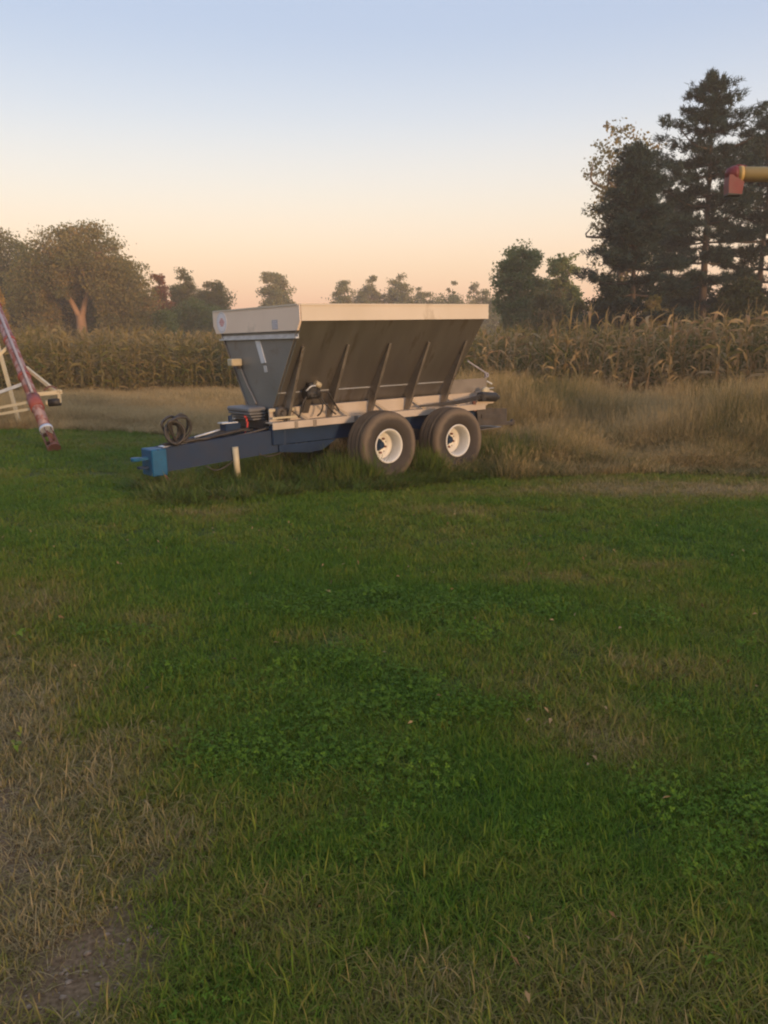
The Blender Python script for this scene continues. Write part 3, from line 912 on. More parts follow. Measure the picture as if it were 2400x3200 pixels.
T('red_tree', 'small rust red tree right of the broad domed tree', 352, 598, 62, 98, 'redleaf', seed=415, n_clump=36, per=220, leaf=.17, base=.15, group=G1)
T('broad_tree', 'taller of the two olive trees left of the hopper', 404, 590, 82, 104, 'olive', seed=416, n_clump=46, per=240, leaf=.18, base=.12, group=G1)
T('broad_tree', 'lower rounded olive tree just left of the hopper rim', 472, 608, 98, 108, 'olive', seed=417, n_clump=50, per=250, leaf=.18, base=.10, group=G1)
T('leafy_shrub', 'low green shrub at the field edge below the two olive trees', 355, 672, 110, 84, 'green', seed=418, n_clump=40, per=260, leaf=.16, base=.02, cat='shrub', group=G1)
T('leafy_shrub', 'wide dark shrub at the field edge beside the hopper', 435, 655, 150, 92, 'green', seed=419, n_clump=60, per=260, leaf=.17, base=.02, cat='shrub', group=G1)
T('leafy_shrub', 'dark shrub at the foot of the forked tree, on its left', 130, 640, 110, 86, 'darkgreen', seed=420, n_clump=46, per=260, leaf=.17, base=.02, cat='shrub', group=G1)
T('broad_tree', 'lone rounded tree on the skyline above the front of the hopper', 600, 589, 76, 150, 'farleaf', seed=430, n_clump=52, per=210, leaf=.24, base=.22, group=G2)
T('broad_tree', 'pointed small tree, leftmost of the row above the hopper', 745, 613, 62, 160, 'farleaf', seed=431, n_clump=34, per=200, leaf=.24, base=.15, group=G2)
T('broad_tree', 'second tree of the skyline row above the hopper', 803, 604, 66, 165, 'farleaf', seed=432, n_clump=40, per=220, leaf=.24, base=.12, group=G2)
T('broad_tree', 'third and widest tree of the skyline row above the hopper', 866, 603, 72, 165, 'farleaf', seed=433, n_clump=44, per=220, leaf=.24, base=.12, group=G2)
T('broad_tree', 'lower tree of the skyline row, right of the widest one', 914, 619, 48, 170, 'farleaf', seed=434, n_clump=30, per=200, leaf=.24, base=.10, group=G2)
T('narrow_tree', 'slim upright tree on the skyline above the rear of the hopper', 976, 613, 34, 170, 'farleaf', seed=435, n_clump=24, per=190, leaf=.22, base=.05, group=G2)
T('broad_tree', 'low ragged tree on the skyline over the hopper rear corner', 1022, 618, 52, 172, 'farleaf', seed=436, n_clump=30, per=190, leaf=.22, base=.05, group=G2)
T('leafy_shrub', 'low far hedge piece joining the skyline trees behind the hopper', 960, 636, 160, 165, 'farleaf', seed=437, n_clump=60, per=200, leaf=.26, base=.02, cat='shrub', group=G2, depth=4)
T('leafy_shrub', 'low far hedge under the left end of the skyline row', 790, 640, 190, 168, 'farleaf', seed=439, n_clump=70, per=200, leaf=.26, base=.02, cat='shrub', group=G2, depth=4)
T('leafy_shrub', 'far hedge piece seen just right of the hopper rim', 1050, 636, 100, 150, 'farleaf', seed=438, n_clump=46, per=200, leaf=.24, base=.02, cat='shrub', group=G2, depth=4)
T('broad_tree', 'leafy green tree standing alone left of the grove', 1122, 536, 122, 66, 'midgreen', seed=440, n_clump=110, per=190, leaf=.15, base=.12, group=G3, clump=.13)
T('broad_tree', 'thin green tree with open branches between lone tree and pines', 1208, 540, 92, 70, 'midgreen', seed=441, n_clump=60, per=110, leaf=.15, base=.2, group=G3, clump=.12)
T('leafy_shrub', 'bronze tinted shrub under the thin open tree', 1185, 622, 110, 62, 'bronze', seed=442, n_clump=40, per=180, leaf=.14, base=.02, cat='shrub', group=G3)
T('broad_tree', 'tall sparse golden tree behind the shorter pine', 1335, 285, 195, 60, 'gold', seed=443, n_clump=130, per=36, leaf=.16, base=.30, group=G3, clump=.09)
T('leafy_shrub', 'yellowish shrub at the foot of the shorter pine', 1412, 640, 62, 40, 'gold', seed=444, n_clump=30, per=220, leaf=.10, base=.02, cat='shrub', group=G3)
T('leafy_shrub', 'dark green shrub at the right edge under the pines', 1592, 612, 140, 41, 'darkgreen', seed=445, n_clump=60, per=240, leaf=.11, base=.02, cat='shrub', group=G3)
T('leafy_shrub', 'dark shrub left of the yellowish one under the shorter pine', 1330, 600, 130, 46, 'darkgreen', seed=446, n_clump=56, per=230, leaf=.11, base=.02, cat='shrub', group=G3)
T('leafy_shrub', 'dark shrub between the two tall pine trunks', 1490, 590, 110, 50, 'darkgreen', seed=447, n_clump=50, per=230, leaf=.11, base=.02, cat='shrub', group=G3)
T('leafy_shrub', 'olive shrub at the field edge left of the pines', 1262, 640, 90, 52, 'olive', seed=448, n_clump=40, per=200, leaf=.11, base=.02, cat='shrub', group=G3)

M['needle'] = mat_leaf('pine_needles', [(0.01, 0.026, 0.024), (0.018, 0.04, 0.034), (0.03, 0.056, 0.044), (0.046, 0.07, 0.052)], False, .15)


def pine(name, label, px, top, d, width, seed, lean=0.0, crown_base=.22, prof=None, bare=.0, space=.058, lift=.3):
    r = np.random.default_rng(seed)
    x = (px - 829.5) / 1885. * d
    H = CAM_H + elev(top) * d
    W = width / 1885. * d / 2
    root = tag(empty(name, (x, d, 0)), label, 'pine tree', 'tall pines of the grove')
    ax = lambda z: Vector((lean * (z / H), .1 * math.sin(z * .4), z))
    mb = MB()
    segs = [([ax(H * t) + Vector((0, 0, -.1 if t == 0 else 0)) for t in np.linspace(0, .985, 12)], H * .0165, .03)]
    C, D, Tn = [], [], []
    lv = H * crown_base
    while lv < H * .97:
        f_ = (lv / H - crown_base) / (1 - crown_base)
        wr = W * (np.interp(f_, *prof) if prof else np.interp(f_, [0, .25, .6, 1], [.75, 1, .7, .12]))
        nb = r.integers(3, 5)
        a0 = r.random() * 6.283
        for k in range(nb):
            a = a0 + k * 6.283 / nb + r.normal(0, .25)
            L = wr * (.40 + .80 * r.random())
            if L < .22: L = .22
            if f_ < bare and r.random() < .6: continue
            b0 = ax(lv); dr = Vector((math.cos(a), math.sin(a), 0))
            up = -.06 + lift * f_ + .25 * f_ ** 4 + r.normal(0, .07)
            pts = smooth_curve([b0, b0 + dr * L * .5 + Vector((0, 0, up * L * .35 - .03 * L)), b0 + dr * L + Vector((0, 0, up * L + .10 * L))], 4)
            segs.append((pts, .02 + .022 * L ** .7, .010))
            npl = int(2 + 2.5 * L)
            for j in range(npl):
                t = (.42 if f_ < .5 else .2) + (.60 if f_ < .5 else .82) * (j + r.random()) / npl
                t = min(t, 1.0)
                q = pts[min(int(t * (len(pts) - 1) + .5), len(pts) - 1)]
                side = Vector((-dr.y, dr.x, 0)) * r.normal(0, .32) * L * (1.1 - t * .7)
                pc = q + side + Vector((0, 0, .10 + r.normal(0, .05)))
                if side.length > .2: segs.append(([q - dr * .2, pc], .014, .008))
                dd_ = (dr * .8 + Vector((0, 0, .5)) + side * .8).normalized()
                tn = np.clip(.30 + .35 * r.random() + .12 * f_, 0, 1)
                for q_ in range(12):
                    C.append(pc + Vector((r.normal(0, .27), r.normal(0, .27), r.normal(0, .065)))); D.append(dd_); Tn.append(tn)
        lv += H * (space - .028 * f_) * (.6 + .8 * r.random())
    for q_ in range(40):       # upright leader at the very top
        t = r.random()
        C.append(ax(H * (.945 + .055 * t)) + Vector((r.normal(0, .20) * (1.1 - t), r.normal(0, .20) * (1.1 - t), 0))); D.append(Vector((r.normal(0, .3), r.normal(0, .3), 1)).normalized()); Tn.append(.5)
    branch_tubes(mb, segs)
    mb.build('trunk', M['barkpine'], root)
    C = np.array([list(c) for c in C]); D = np.array([list(c) for c in D]); Tn = np.array(Tn)
    K = 16
    n = len(C)
    c = np.repeat(C, K, 0) + r.normal(0, .05, (n * K, 3))
    v = np.repeat(D, K, 0) * .9 + r.normal(0, .75, (n * K, 3)); v /= np.linalg.norm(v, axis=1)[:, None]
    s = np.cross(v, r.normal(0, 1, (n * K, 3))); s /= np.linalg.norm(s, axis=1)[:, None]
    L = (.14 + .14 * r.random(n * K))[:, None]; w = .019
    V = np.stack([c - s * w, c + s * w, c + v * L + s * w * .4, c + v * L - s * w * .4], 1).reshape(-1, 3)
    link('crown', fast_mesh('crown', V, np.arange(4 * n * K).reshape(-1, 4), M['needle'], np.repeat(np.clip(np.repeat(Tn, K) + r.normal(0, .12, n * K), 0, 1), 4)), root)
    return root


pine('pine_tree', 'tallest pine with a long bare trunk, crown high above the others', 1515, 156, 44, 250, 501, -.3, .14, ([0, .2, .42, .52, .68, .78, .88, .94, 1], [.80, .85, .62, .85, .98, .66, .40, .20, .06]), space=.060)
pine('pine_tree', 'shorter dense pine at the left end of the grove', 1366, 312, 42, 262, 502, -.25, .10, ([0, .12, .4, .7, .86, .94, 1], [1.05, 1.05, .78, .48, .28, .15, .06]), space=.056, lift=.2)
pine('pine_tree', 'pine at the right edge of the picture behind the yellow auger tube', 1628, 262, 46, 240, 503, .1, .16, ([0, .2, .5, .8, 1], [.75, .9, .95, .6, .15]), space=.060)
pine('pine_tree', 'slender pine half hidden between the shorter and the tallest pine', 1440, 410, 54, 150, 504, 0, .15)

# ------------------------------------------------------------------ the spreader
TH, PIT, WR = R(51.94), R(1.93), .485
yaw = math.atan2(-math.cos(TH), -math.sin(TH))
sp = empty('fertilizer_spreader')
tag(sp, 'tandem axle pull type spreader with V shaped steel hopper, cream rim and blue drawbar', 'spreader')
sp.matrix_world = Matrix.Translation((-.162, 13.22, 0)) @ Matrix.Rotation(yaw, 4, 'Z') @ Matrix.Translation((0, 0, WR)) @ Matrix.Rotation(PIT, 4, 'Y') @ Matrix.Translation((0, 0, -WR))
# body frame: x forward to the drawbar, y to the near side, z up
XF, XR, HW, ZT, ZS, ZFB, HB, ZB, XBF, XBR = 1.985, -1.32, 1.172, 2.42, 2.215, 2.10, .367, 1.09, 1.99, -1.20


def P_(mb, name, mat, par=sp, loc=None): return mb.build(name, M[mat], par, loc)


for s_, lab in ((1, None), (-1, None)):
    # sloping side sheet
    a, b_, c_, d_ = Vector((XF - .03, s_ * (HW - .03), ZS + .05)), Vector((XR + .02, s_ * (HW - .03), ZS + .05)), Vector((XBR, s_ * HB, ZB)), Vector((XBF - .02, s_ * HB, ZB))
    nrm = Vector((0, s_ * (ZS - ZB), -(HW - HB))).normalized()
    side = P_(MB().prism([a, b_, c_, d_], -nrm * .012), 'side_panel', 'steel')
    # lap seam near the bottom of the sheet
    t = .83
    yy, zz = HW - .03 + (HB - HW + .03) * t, ZS + .05 + (ZB - ZS - .05) * t
    mb = MB().bar((XBF - .03, s_ * yy + nrm.y * .004, zz + nrm.z * .004), (XBR, s_ * yy + nrm.y * .004, zz + nrm.z * .004), .008, .012, nrm)
    P_(mb, 'seam', 'palebar', side)
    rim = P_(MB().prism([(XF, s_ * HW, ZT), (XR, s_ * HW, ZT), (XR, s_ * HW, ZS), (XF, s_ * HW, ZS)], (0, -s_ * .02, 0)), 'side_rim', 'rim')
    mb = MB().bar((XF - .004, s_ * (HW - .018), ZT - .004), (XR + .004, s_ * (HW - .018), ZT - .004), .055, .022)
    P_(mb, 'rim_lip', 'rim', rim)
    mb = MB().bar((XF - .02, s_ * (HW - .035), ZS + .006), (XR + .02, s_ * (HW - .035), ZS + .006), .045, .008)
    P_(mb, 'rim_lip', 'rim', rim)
    # five tapering ribs
    for xt, xb in ((1.80, 1.84), (1.08, 1.15), (.36, .43), (-.36, -.27), (-1.10, -.98)):
        tt = .30
        yt, zt = HW - .03 + (HB - HW + .03) * tt, ZS + .05 + (ZB - ZS - .05) * tt
        top = Vector((xt, s_ * yt, zt)); bot_in = Vector((xb, s_ * .44, .912)); bot_out = Vector((xb, s_ * .525, .912))
        mid_in = Vector((xb * .75 + xt * .25, s_ * (HB + (yt - HB) * .25 + .004), ZB + (zt - ZB) * .25))
        w = Vector((.022, 0, 0))
        up_out = top + nrm * .022
        mb = MB()
        mb.prism([top + nrm * .003, up_out, bot_out, bot_in, mid_in + nrm * .003], Vector((.008, 0, 0)))
        # outer flange
        mb.prism([up_out + w, up_out - w, bot_out - w, bot_out + w], nrm * .008)
        P_(mb, 'rib', 'rib')
        if s_ > 0 or True:
            mb = MB().bar((xb - .10, s_ * .445, 1.07), (xb - .30, s_ * .56, .910), .03, .03)
            P_(mb, 'brace', 'rib')
    # sill: white board and flange
    sill = P_(MB().box(2.07, -2.04, s_ * .40, s_ * .43, .86, 1.085, .004), 'sill_board', 'sill')
    mb = MB().box(2.14, -1.80, s_ * .431, s_ * .615, .897, .909).box(2.14, -1.80, s_ * .605, s_ * .622, .818, .897)
    P_(mb, 'sill_flange', 'sill', sill)
    for xx in (1.75, 1.45, .75):
        P_(MB().box(xx, xx + .05, s_ * .6225, s_ * .632, .812, .905), 'clip', 'rib', sill)
    # main frame rail
    P_(MB().box(2.1, -1.75, s_ * .42, s_ * .54, .60, .855, .01), 'frame_rail', 'blue')
    # drawbar half of the A frame
    mb = MB()
    p0, p1 = Vector((1.90, s_ * .546, 0)), Vector((3.60, s_ * .12, 0))
    zt0, zb0, zt1, zb1 = .815, .515, .655, .35
    q = [Vector((p0.x, p0.y, zb0)), Vector((p1.x, p1.y, zb1)), Vector((p1.x, p1.y, zt1)), Vector((p0.x, p0.y, zt0))]
    side_v = Vector((-.02, -s_ * .09, 0))
    mb.prism(q, side_v)
    db = P_(mb, 'drawbar', 'blue')
    P_(MB().bar((3.40, s_ * .135, .6765), (2.05, s_ * .46, .802), .07, .006), 'top_strip', 'blue', db)
    P_(MB().prism([(2.02, s_ * .541, .51), (1.87, s_ * .541, .49), (1.53, s_ * .541, .455), (1.32, s_ * .541, .47), (1.08, s_ * .541, .598), (2.02, s_ * .541, .598)], (0, s_ * .012, 0)), 'gusset', 'blue', db)
    # walking beam and axle stubs
    mb = MB().prism([(.75, s_ * .72, .42), (.75, s_ * .72, .54), (.15, s_ * .72, .66), (-.15, s_ * .72, .66), (-.75, s_ * .72, .54), (-.75, s_ * .72, .42), (0, s_ * .72, .50)], (0, -s_ * .09, 0))
    wbm = P_(mb, 'walking_beam', 'dark')
    P_(MB().cyl((0, s_ * .38, .60), (0, s_ * .78, .60), .055, 14), 'pivot', 'dark', wbm)

# front sheet, rim and angle
M['frontsteel'] = mat_solid('shade_grey_front_sheet', (.17, .185, .19), (.22, .235, .24), .40, .45, 1.4, (.16, .155, .15), .60, 1.8, rvar=.08)  # hopper steel with the bluish grey of its shaded front put into the colour
fr = P_(MB().prism([(XF - .045, 1.09, 2.14), (XF - .045, -1.09, 2.14), (XBF - .045, -HB, ZB - .02), (XBF - .045, HB, ZB - .02)], (-.012, 0, 0)), 'front_panel', 'frontsteel')
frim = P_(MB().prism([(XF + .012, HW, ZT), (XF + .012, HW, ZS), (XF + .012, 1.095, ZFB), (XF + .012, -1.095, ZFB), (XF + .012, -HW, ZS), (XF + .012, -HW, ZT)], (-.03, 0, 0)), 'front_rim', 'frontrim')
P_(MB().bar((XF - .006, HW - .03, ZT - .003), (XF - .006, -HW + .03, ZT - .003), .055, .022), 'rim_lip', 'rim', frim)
P_(MB().box(XF - .045, XF + .005, -1.03, 1.045, 2.002, 2.022).box(XF - .045, XF - .035, -1.03, 1.045, 2.022, 2.062), 'angle_bar', 'palebar', fr)
# rear sheet and rim
P_(MB().prism([(XR + .03, HW - .05, ZS + .05), (XR + .03, -HW + .05, ZS + .05), (XBR + .01, -HB, ZB), (XBR + .01, HB, ZB)], (.012, 0, 0)), 'rear_panel', 'steel')
P_(MB().box(XR, XR + .02, -HW + .021, HW - .021, ZS, ZT), 'rear_rim', 'rim')
# conveyor bed closing the hopper bottom
P_(MB().box(XBF - .08, -1.95, -.395, .395, .99, 1.06), 'conveyor_bed', 'dark')
P_(MB().box(2.0, -1.7, -.419, .419, .62, .66), 'belly_plate', 'dark')

# decals on the front rim
xf = XF + .0125
dec = P_(MB().lathe([(0.0005, 0), (.150, 0), (.150, .003), (.0005, .003)], 36, sm=False), 'round_decal', 'white')
dec.rotation_euler = (0, 0, -math.pi / 2); dec.location = (xf, -.90, 2.255)
mb = MB()
for z, w in ((.050, .034), (.026, .062), (.004, .080), (-.020, .066), (-.044, .040)):
    k = -w
    while k < w:      # broken strokes of red lettering
        e = min(k + .028 + .016 * math.sin(z * 900 + k * 70) ** 2, w)
        mb.box(k, e - .006, .0032, .0045, z - .007, z + .007)
        k = e
P_(mb, 'lettering', 'redprint', dec)
P_(MB().lathe([(.128, .0032), (.133, .0032), (.133, .0042), (.128, .0042)], 36, closed=True), 'ring', 'greyprint', dec)
st = P_(MB().box(xf, xf + .003, .50, .645, 2.125, 2.245), 'square_decal', 'greyprint')
mb = MB()
for k in range(4):
    mb.box(xf + .0032, xf + .004, .515, .63 - .02 * (k % 2), 2.14 + k * .026, 2.147 + k * .026)
P_(mb, 'print_line', 'white', st)
# sight strip, small plate, lamp and conduit on the front sheet
xs_ = XF - .044
P_(MB().prism([(xs_, -.055, 1.985), (xs_, .06, 1.99), (xs_, .20, 1.69), (xs_, .085, 1.68)], (.012, 0, 0)), 'sight_strip', 'glass')
P_(MB().prism([(xs_, .13, 1.65), (xs_, .20, 1.65), (xs_, .225, 1.565), (xs_, .155, 1.56)], (.010, 0, 0)), 'small_plate', 'palebar')
lamp = P_(MB().box(xs_ + .003, xs_ + .17, -.60, -.46, 1.645, 1.745, .012), 'lamp', 'cream')
P_(MB().box(xs_ + .02, xs_ + .15, -.635, -.598, 1.655, 1.735, .01), 'lens', 'black', lamp)
P_(MB().box(xs_ + .01, xs_ + .05, -.55, -.49, 1.60, 1.645), 'bracket', 'dark', lamp)
P_(MB().tube(smooth_curve([(xs_ + .02, -.50, 1.62), (xs_ + .02, -.36, 1.42), (xs_ + .02, -.18, 1.22), (xs_ + .02, -.10, 1.12)]), .013, 6), 'conduit', 'rib')
# housing under the front sheet
hs = P_(MB().box(1.99, 2.26, -.42, .22, 1.03, 1.10, .02), 'gear_housing', 'grey')
for k in range(3):
    P_(MB().box(1.99, 2.25 - .03 * k, -.40 + .01 * k, .21 - .01 * k, 1.000 - .038 * k, 1.027 - .038 * k, .006), 'housing_rib', 'grey', hs)
P_(MB().box(1.99, 2.12, -.36, .36, .80, .92, .01), 'gap_block', 'black', hs)  # plain black block filling the dark gap below the housing
cross = P_(MB().box(2.0, 2.12, -.45, .45, .60, .79, .008), 'cross_member', 'blue')
P_(MB().cyl((2.2, .03, .955), (2.2, .03, .985), .036, 12).cyl((2.2, .03, .80), (2.2, .03, .955), .012, 8), 'red_knob', 'red')
P_(MB().tube(smooth_curve([(2.2, .06, .90), (2.24, .10, .82), (2.30, .13, .75), (2.34, .16, .74)]), .012, 6), 'red_hose', 'red')
P_(MB().lathe([(.09, -.03), (.09, .03), (.03, .05), (.03, -.05)], 22, (1.93, .50, 1.02), True).cyl((1.93, .42, 1.02), (1.93, .56, 1.02), .025, 10), 'drive_sprocket', 'dark')
P_(MB().bar((2.1, .47, 1.063), (1.68, .47, 1.063), .02, .03).bar((2.1, .55, .965), (1.72, .55, .965), .02, .025), 'guard_rail', 'cream')

# hitch
hb = P_(MB().box(3.455, 3.66, -.168, .168, .32, .664, .012), 'hitch_block', 'brightblue')
P_(MB().bar((3.65, 0, .545), (3.80, 0, .545), .10, .035).tube([(3.81, 0, .522), (3.81, 0, .568)], .06, 18), 'hitch_tongue', 'brightblue', hb)
P_(MB().bar((3.66, 0, .43), (3.78, 0, .43), .09, .03), 'clevis', 'blue', hb)
P_(MB().bar((3.46, .0, .672), (3.12, .0, .700), .16, .008), 'cover_plate', 'palebar')
P_(MB().tube(smooth_curve([(3.52, .19, .335), (3.45, .20, .25), (3.38, .20, .27), (3.33, .20, .19), (3.36, .2, .12)]), .012, 6), 'safety_chain', 'augdark')
# parking stand
jk = P_(MB().cyl((2.60, .40, .62), (2.585, .40, .20), .042, 14), 'parking_stand', 'cream')
P_(MB().box(2.50, 2.67, .31, .49, .085, .105).cyl((2.585, .40, .21), (2.585, .40, .10), .03, 10), 'foot_plate', 'cream', jk)

# hydraulic valve and hoses on the drawbar
vb = P_(MB().box(2.33, 2.56, -.08, .10, .75, .90, .012).box(2.30, 2.62, -.10, .12, .74, .755), 'valve_block', 'blue')
P_(MB().box(2.41, 2.46, -.02, .03, .90, 1.0, .008), 'valve_lever', 'blue', vb)
P_(MB().box(2.36, 2.60, -.06, .08, .901, .915), 'valve_cap', 'palebar', vb)
P_(MB().cyl((2.95, -.06, .745), (2.25, -.10, .86), .014, 8), 'rod', 'palebar', vb)
for k in range(6):
    rk = (.185, .15, .175, .13, .165, .12)[k]; cx_, cz_ = 3.30 + (.0, .03, -.035, .01, .04, -.02)[k], .885 + (.0, -.03, .015, -.05, -.01, -.04)[k]; wob = (.0, .5, -.4, .9, -.8, .3)[k]
    pts = [(2.44 - .04 * k, -.05 + .04 * k, .82), (2.72, .00 + .035 * k, .765), (2.95, .03 + .035 * k, .715 + .006 * k)]
    for q_ in range(11 if k % 2 else 8):      # the coil stands up on the drawbar
        a = -1.35 + .66 * q_
        rr_ = rk * (1 + .10 * math.sin(2 * a + wob * 3)); pts.append((cx_ - rr_ * math.sin(a + 1.0) * .88 - .22 * (-rr_ * math.cos(a + 1.0)) * .5, .16 - .04 * k + .012 * q_ + .03 * math.sin(a + wob * 4), cz_ - rr_ * math.cos(a + 1.0)))
    pts += [(3.24, .10 - .03 * k, .69), (3.05 - .03 * k, .02, .69)]
    P_(MB().tube(smooth_curve(pts, 5), .018, 7), 'hydraulic_hose', 'hose')
P_(MB().tube(smooth_curve([(3.1, .22, .70), (2.8, .27, .72), (2.5, .33, .755), (2.2, .40, .81), (2.02, .48, .85)], 5), .016, 7), 'hydraulic_hose', 'hose')
P_(MB().tube(smooth_curve([(3.05, .12, .70), (2.75, .1, .74), (2.45, .12, .79), (2.2, .2, .80)], 5), .014, 7), 'hydraulic_hose', 'hose')
P_(MB().tube(smooth_curve([(2.98, .29, .40), (2.86, .30, .33), (2.72, .32, .36), (2.62, .36, .44)], 5), .010, 6), 'sagging_cable', 'hose')
P_(MB().tube(smooth_curve([(2.28, .45, .50), (2.15, .46, .455), (2.0, .47, .47), (1.88, .50, .53)], 5), .010, 6), 'sagging_cable', 'hose')

# hydraulic motor with fittings on the near side
hm = P_(MB().cyl((1.40, .62, 1.26), (1.62, .62, 1.26), .075, 16).box(1.45, 1.58, .55, .69, 1.20, 1.36, .02).cyl((1.52, .62, 1.34), (1.52, .62, 1.41), .045, 12), 'side_motor', 'black')
P_(MB().tube(smooth_curve([(1.62, .66, 1.30), (1.56, .69, 1.36), (1.48, .69, 1.37)]), .012, 6), 'fitting', 'palebar', hm)
P_(MB().cyl((1.36, .62, 1.36), (1.44, .62, 1.40), .04, 10), 'filler_cap', 'cream', hm)
P_(MB().bar((1.52, .57, 1.20), (1.55, .50, 1.0), .10, .02, (0, 1, 0)), 'motor_mount', 'dark', hm)
for k, pts in enumerate(([(1.60, .66, 1.25), (1.68, .66, 1.14), (1.70, .63, 1.02), (1.72, .60, .95)], [(1.42, .66, 1.24), (1.33, .67, 1.12), (1.22, .65, 1.02), (1.12, .62, .955)],
                         [(1.42, .64, 1.22), (1.36, .66, 1.10), (1.38, .64, 1.0), (1.42, .61, .95)], [(1.46, .69, 1.28), (1.30, .70, 1.27), (1.20, .66, 1.17), (1.05, .60, 1.0)])):
    P_(MB().tube(smooth_curve(pts, 5), .012, 6), 'hydraulic_hose', 'hose')

# discharge end
for s_ in (1, -1):
    P_(MB().prism([(-1.20, s_ * .43, 1.30), (-2.0, s_ * .43, 1.30), (-2.0, s_ * .43, 1.085), (-1.20, s_ * .43, 1.085)], (0, s_ * .012, 0)), 'chute_side', 'rib')
P_(MB().box(-1.40, -1.98, -.42, .42, 1.07, 1.10), 'chute_floor', 'dark')
gt = P_(MB().box(-1.33, -1.36, -.36, .36, 1.12, 1.62, .004), 'metering_gate', 'steel')
gl_ = P_(MB().bar((-1.58, .445, 1.585), (-1.98, .46, 1.375), .012, .022), 'gate_lever', 'shaft')
P_(MB().lathe([(.022, -.02), (.038, -.015), (.038, .015), (.022, .02)], 18, (-1.985, .46, 1.345), True).box(-1.95, -1.99, .44, .46, 1.30, 1.38), 'lever_bracket', 'shaft', gl_)
P_(MB().bar((-2.0, .44, 1.25), (-2.10, .46, 1.20), .03, .02).bar((-2.0, .44, 1.13), (-2.16, .44, 1.13), .02, .012), 'hook', 'palebar', gl_)
rm = P_(MB().tube([(-1.62, .65, 1.035), (-1.66, .65, 1.035), (-1.68, .65, 1.03), (-1.98, .65, 1.0), (-2.0, .65, .998)], [.05, .062, .075, .075, .06], 18).box(-1.64, -1.74, .58, .72, .95, 1.09, .015), 'rear_motor', 'black')
P_(MB().cyl((-2.0, .65, .998), (-2.06, .65, .99), .035, 12), 'motor_shaft', 'dark', rm)
P_(MB().bar((-1.55, .60, 1.0), (-1.58, .60, .80), .05, .03, (0, 1, 0)), 'motor_bracket', 'augdark', rm)
P_(MB().prism([(-1.75, .60, 1.10), (-1.98, .60, 1.10), (-2.04, .60, 1.045), (-2.04, .60, .95), (-1.98, .60, .90), (-1.60, .60, .90)], (0, -.17, 0)), 'end_plate', 'sill')
P_(MB().lathe([(.001, -.03), (.075, -.03), (.075, .03), (.001, .03)], 18, (-1.80, .615, 1.095)), 'bearing_housing', 'cream', rm)
for k in range(3):
    P_(MB().tube(smooth_curve([(-1.64, .68, 1.06 - .03 * k), (-1.40, .72, 1.03 - .025 * k), (-1.10, .74, 1.0 - .02 * k), (-.75, .72, .985 - .015 * k), (-.40, .64, .96)], 5), .013, 6), 'hydraulic_hose', 'hose')
# spinner guard, deflector and discs
sg = P_(MB().prism([(-1.62, .60, .855), (-2.31, .60, .795), (-2.31, .60, .52), (-1.66, .60, .56)], (0, -.012, 0)), 'spinner_guard', 'dark')
P_(MB().prism([(-1.72, .6005, .74), (-2.12, .6005, .71), (-2.12, .6005, .655), (-1.72, .6005, .68)], (0, .014, 0)), 'guard_stiffener', 'dark', sg)
P_(MB().prism([(-1.70, .62, .50), (-2.24, .56, .50), (-2.24, -.56, .50), (-1.70, -.62, .44)], (0, 0, -.012)), 'deflector', 'rib')
P_(MB().prism([(-1.62, -.60, .855), (-2.31, -.60, .795), (-2.31, -.60, .52), (-1.66, -.60, .56)], (0, .012, 0)), 'spinner_guard', 'dark')
for s_ in (1, -1):
    ds = P_(MB().cyl((-2.0, s_ * .30, .58), (-2.0, s_ * .30, .595), .27, 28), 'spinner_disc', 'rib')
    for k in range(4):
        a = k * 1.571 + .4
        P_(MB().bar((-2.0 + .05 * math.cos(a), s_ * .30 + .05 * math.sin(a), .622), (-2.0 + .26 * math.cos(a), s_ * .30 + .26 * math.sin(a), .622), .012, .05), 'spinner_blade', 'dark', ds)
P_(MB().bar((-2.30, .30, .53), (-2.78, .30, .50), .06, .05).bar((-2.74, .28, .47), (-2.79, .28, .55), .05, .06), 'tow_stub', 'dark')

# wheels: wheel (disc) > tyre, rim, hub_cap, lug_nut
TW = .42
tyre_prof = [(.233, -.15), (.258, -.175), (.34, -.20), (.40, -.21), (.445, -.200), (.468, -.180), (.479, -.145), (.484, -.10), (.476, -.094), (.476, -.080), (.485, -.074), (.486, -.03), (.478, -.024), (.478, -.010), (.487, -.004),
             (.487, .004), (.478, .010), (.478, .024), (.486, .03), (.485, .074), (.476, .080), (.476, .094), (.484, .10), (.479, .145), (.468, .180), (.445, .200), (.40, .21), (.34, .20), (.258, .175), (.233, .15)]
rim_prof = [(0.2092, -0.16), (0.2332, -0.165), (0.2367, -0.15), (0.2136, -0.13), (0.2003, -0.06), (0.2003, 0.04), (0.21, 0.1), (0.2136, 0.135), (0.2332, 0.15), (0.2421, 0.166), (0.2332, 0.176), (0.2198, 0.17), (0.21, 0.148), (0.2011, 0.125), (0.1905, 0.05), (0.1905, -0.06), (0.1976, -0.13)]


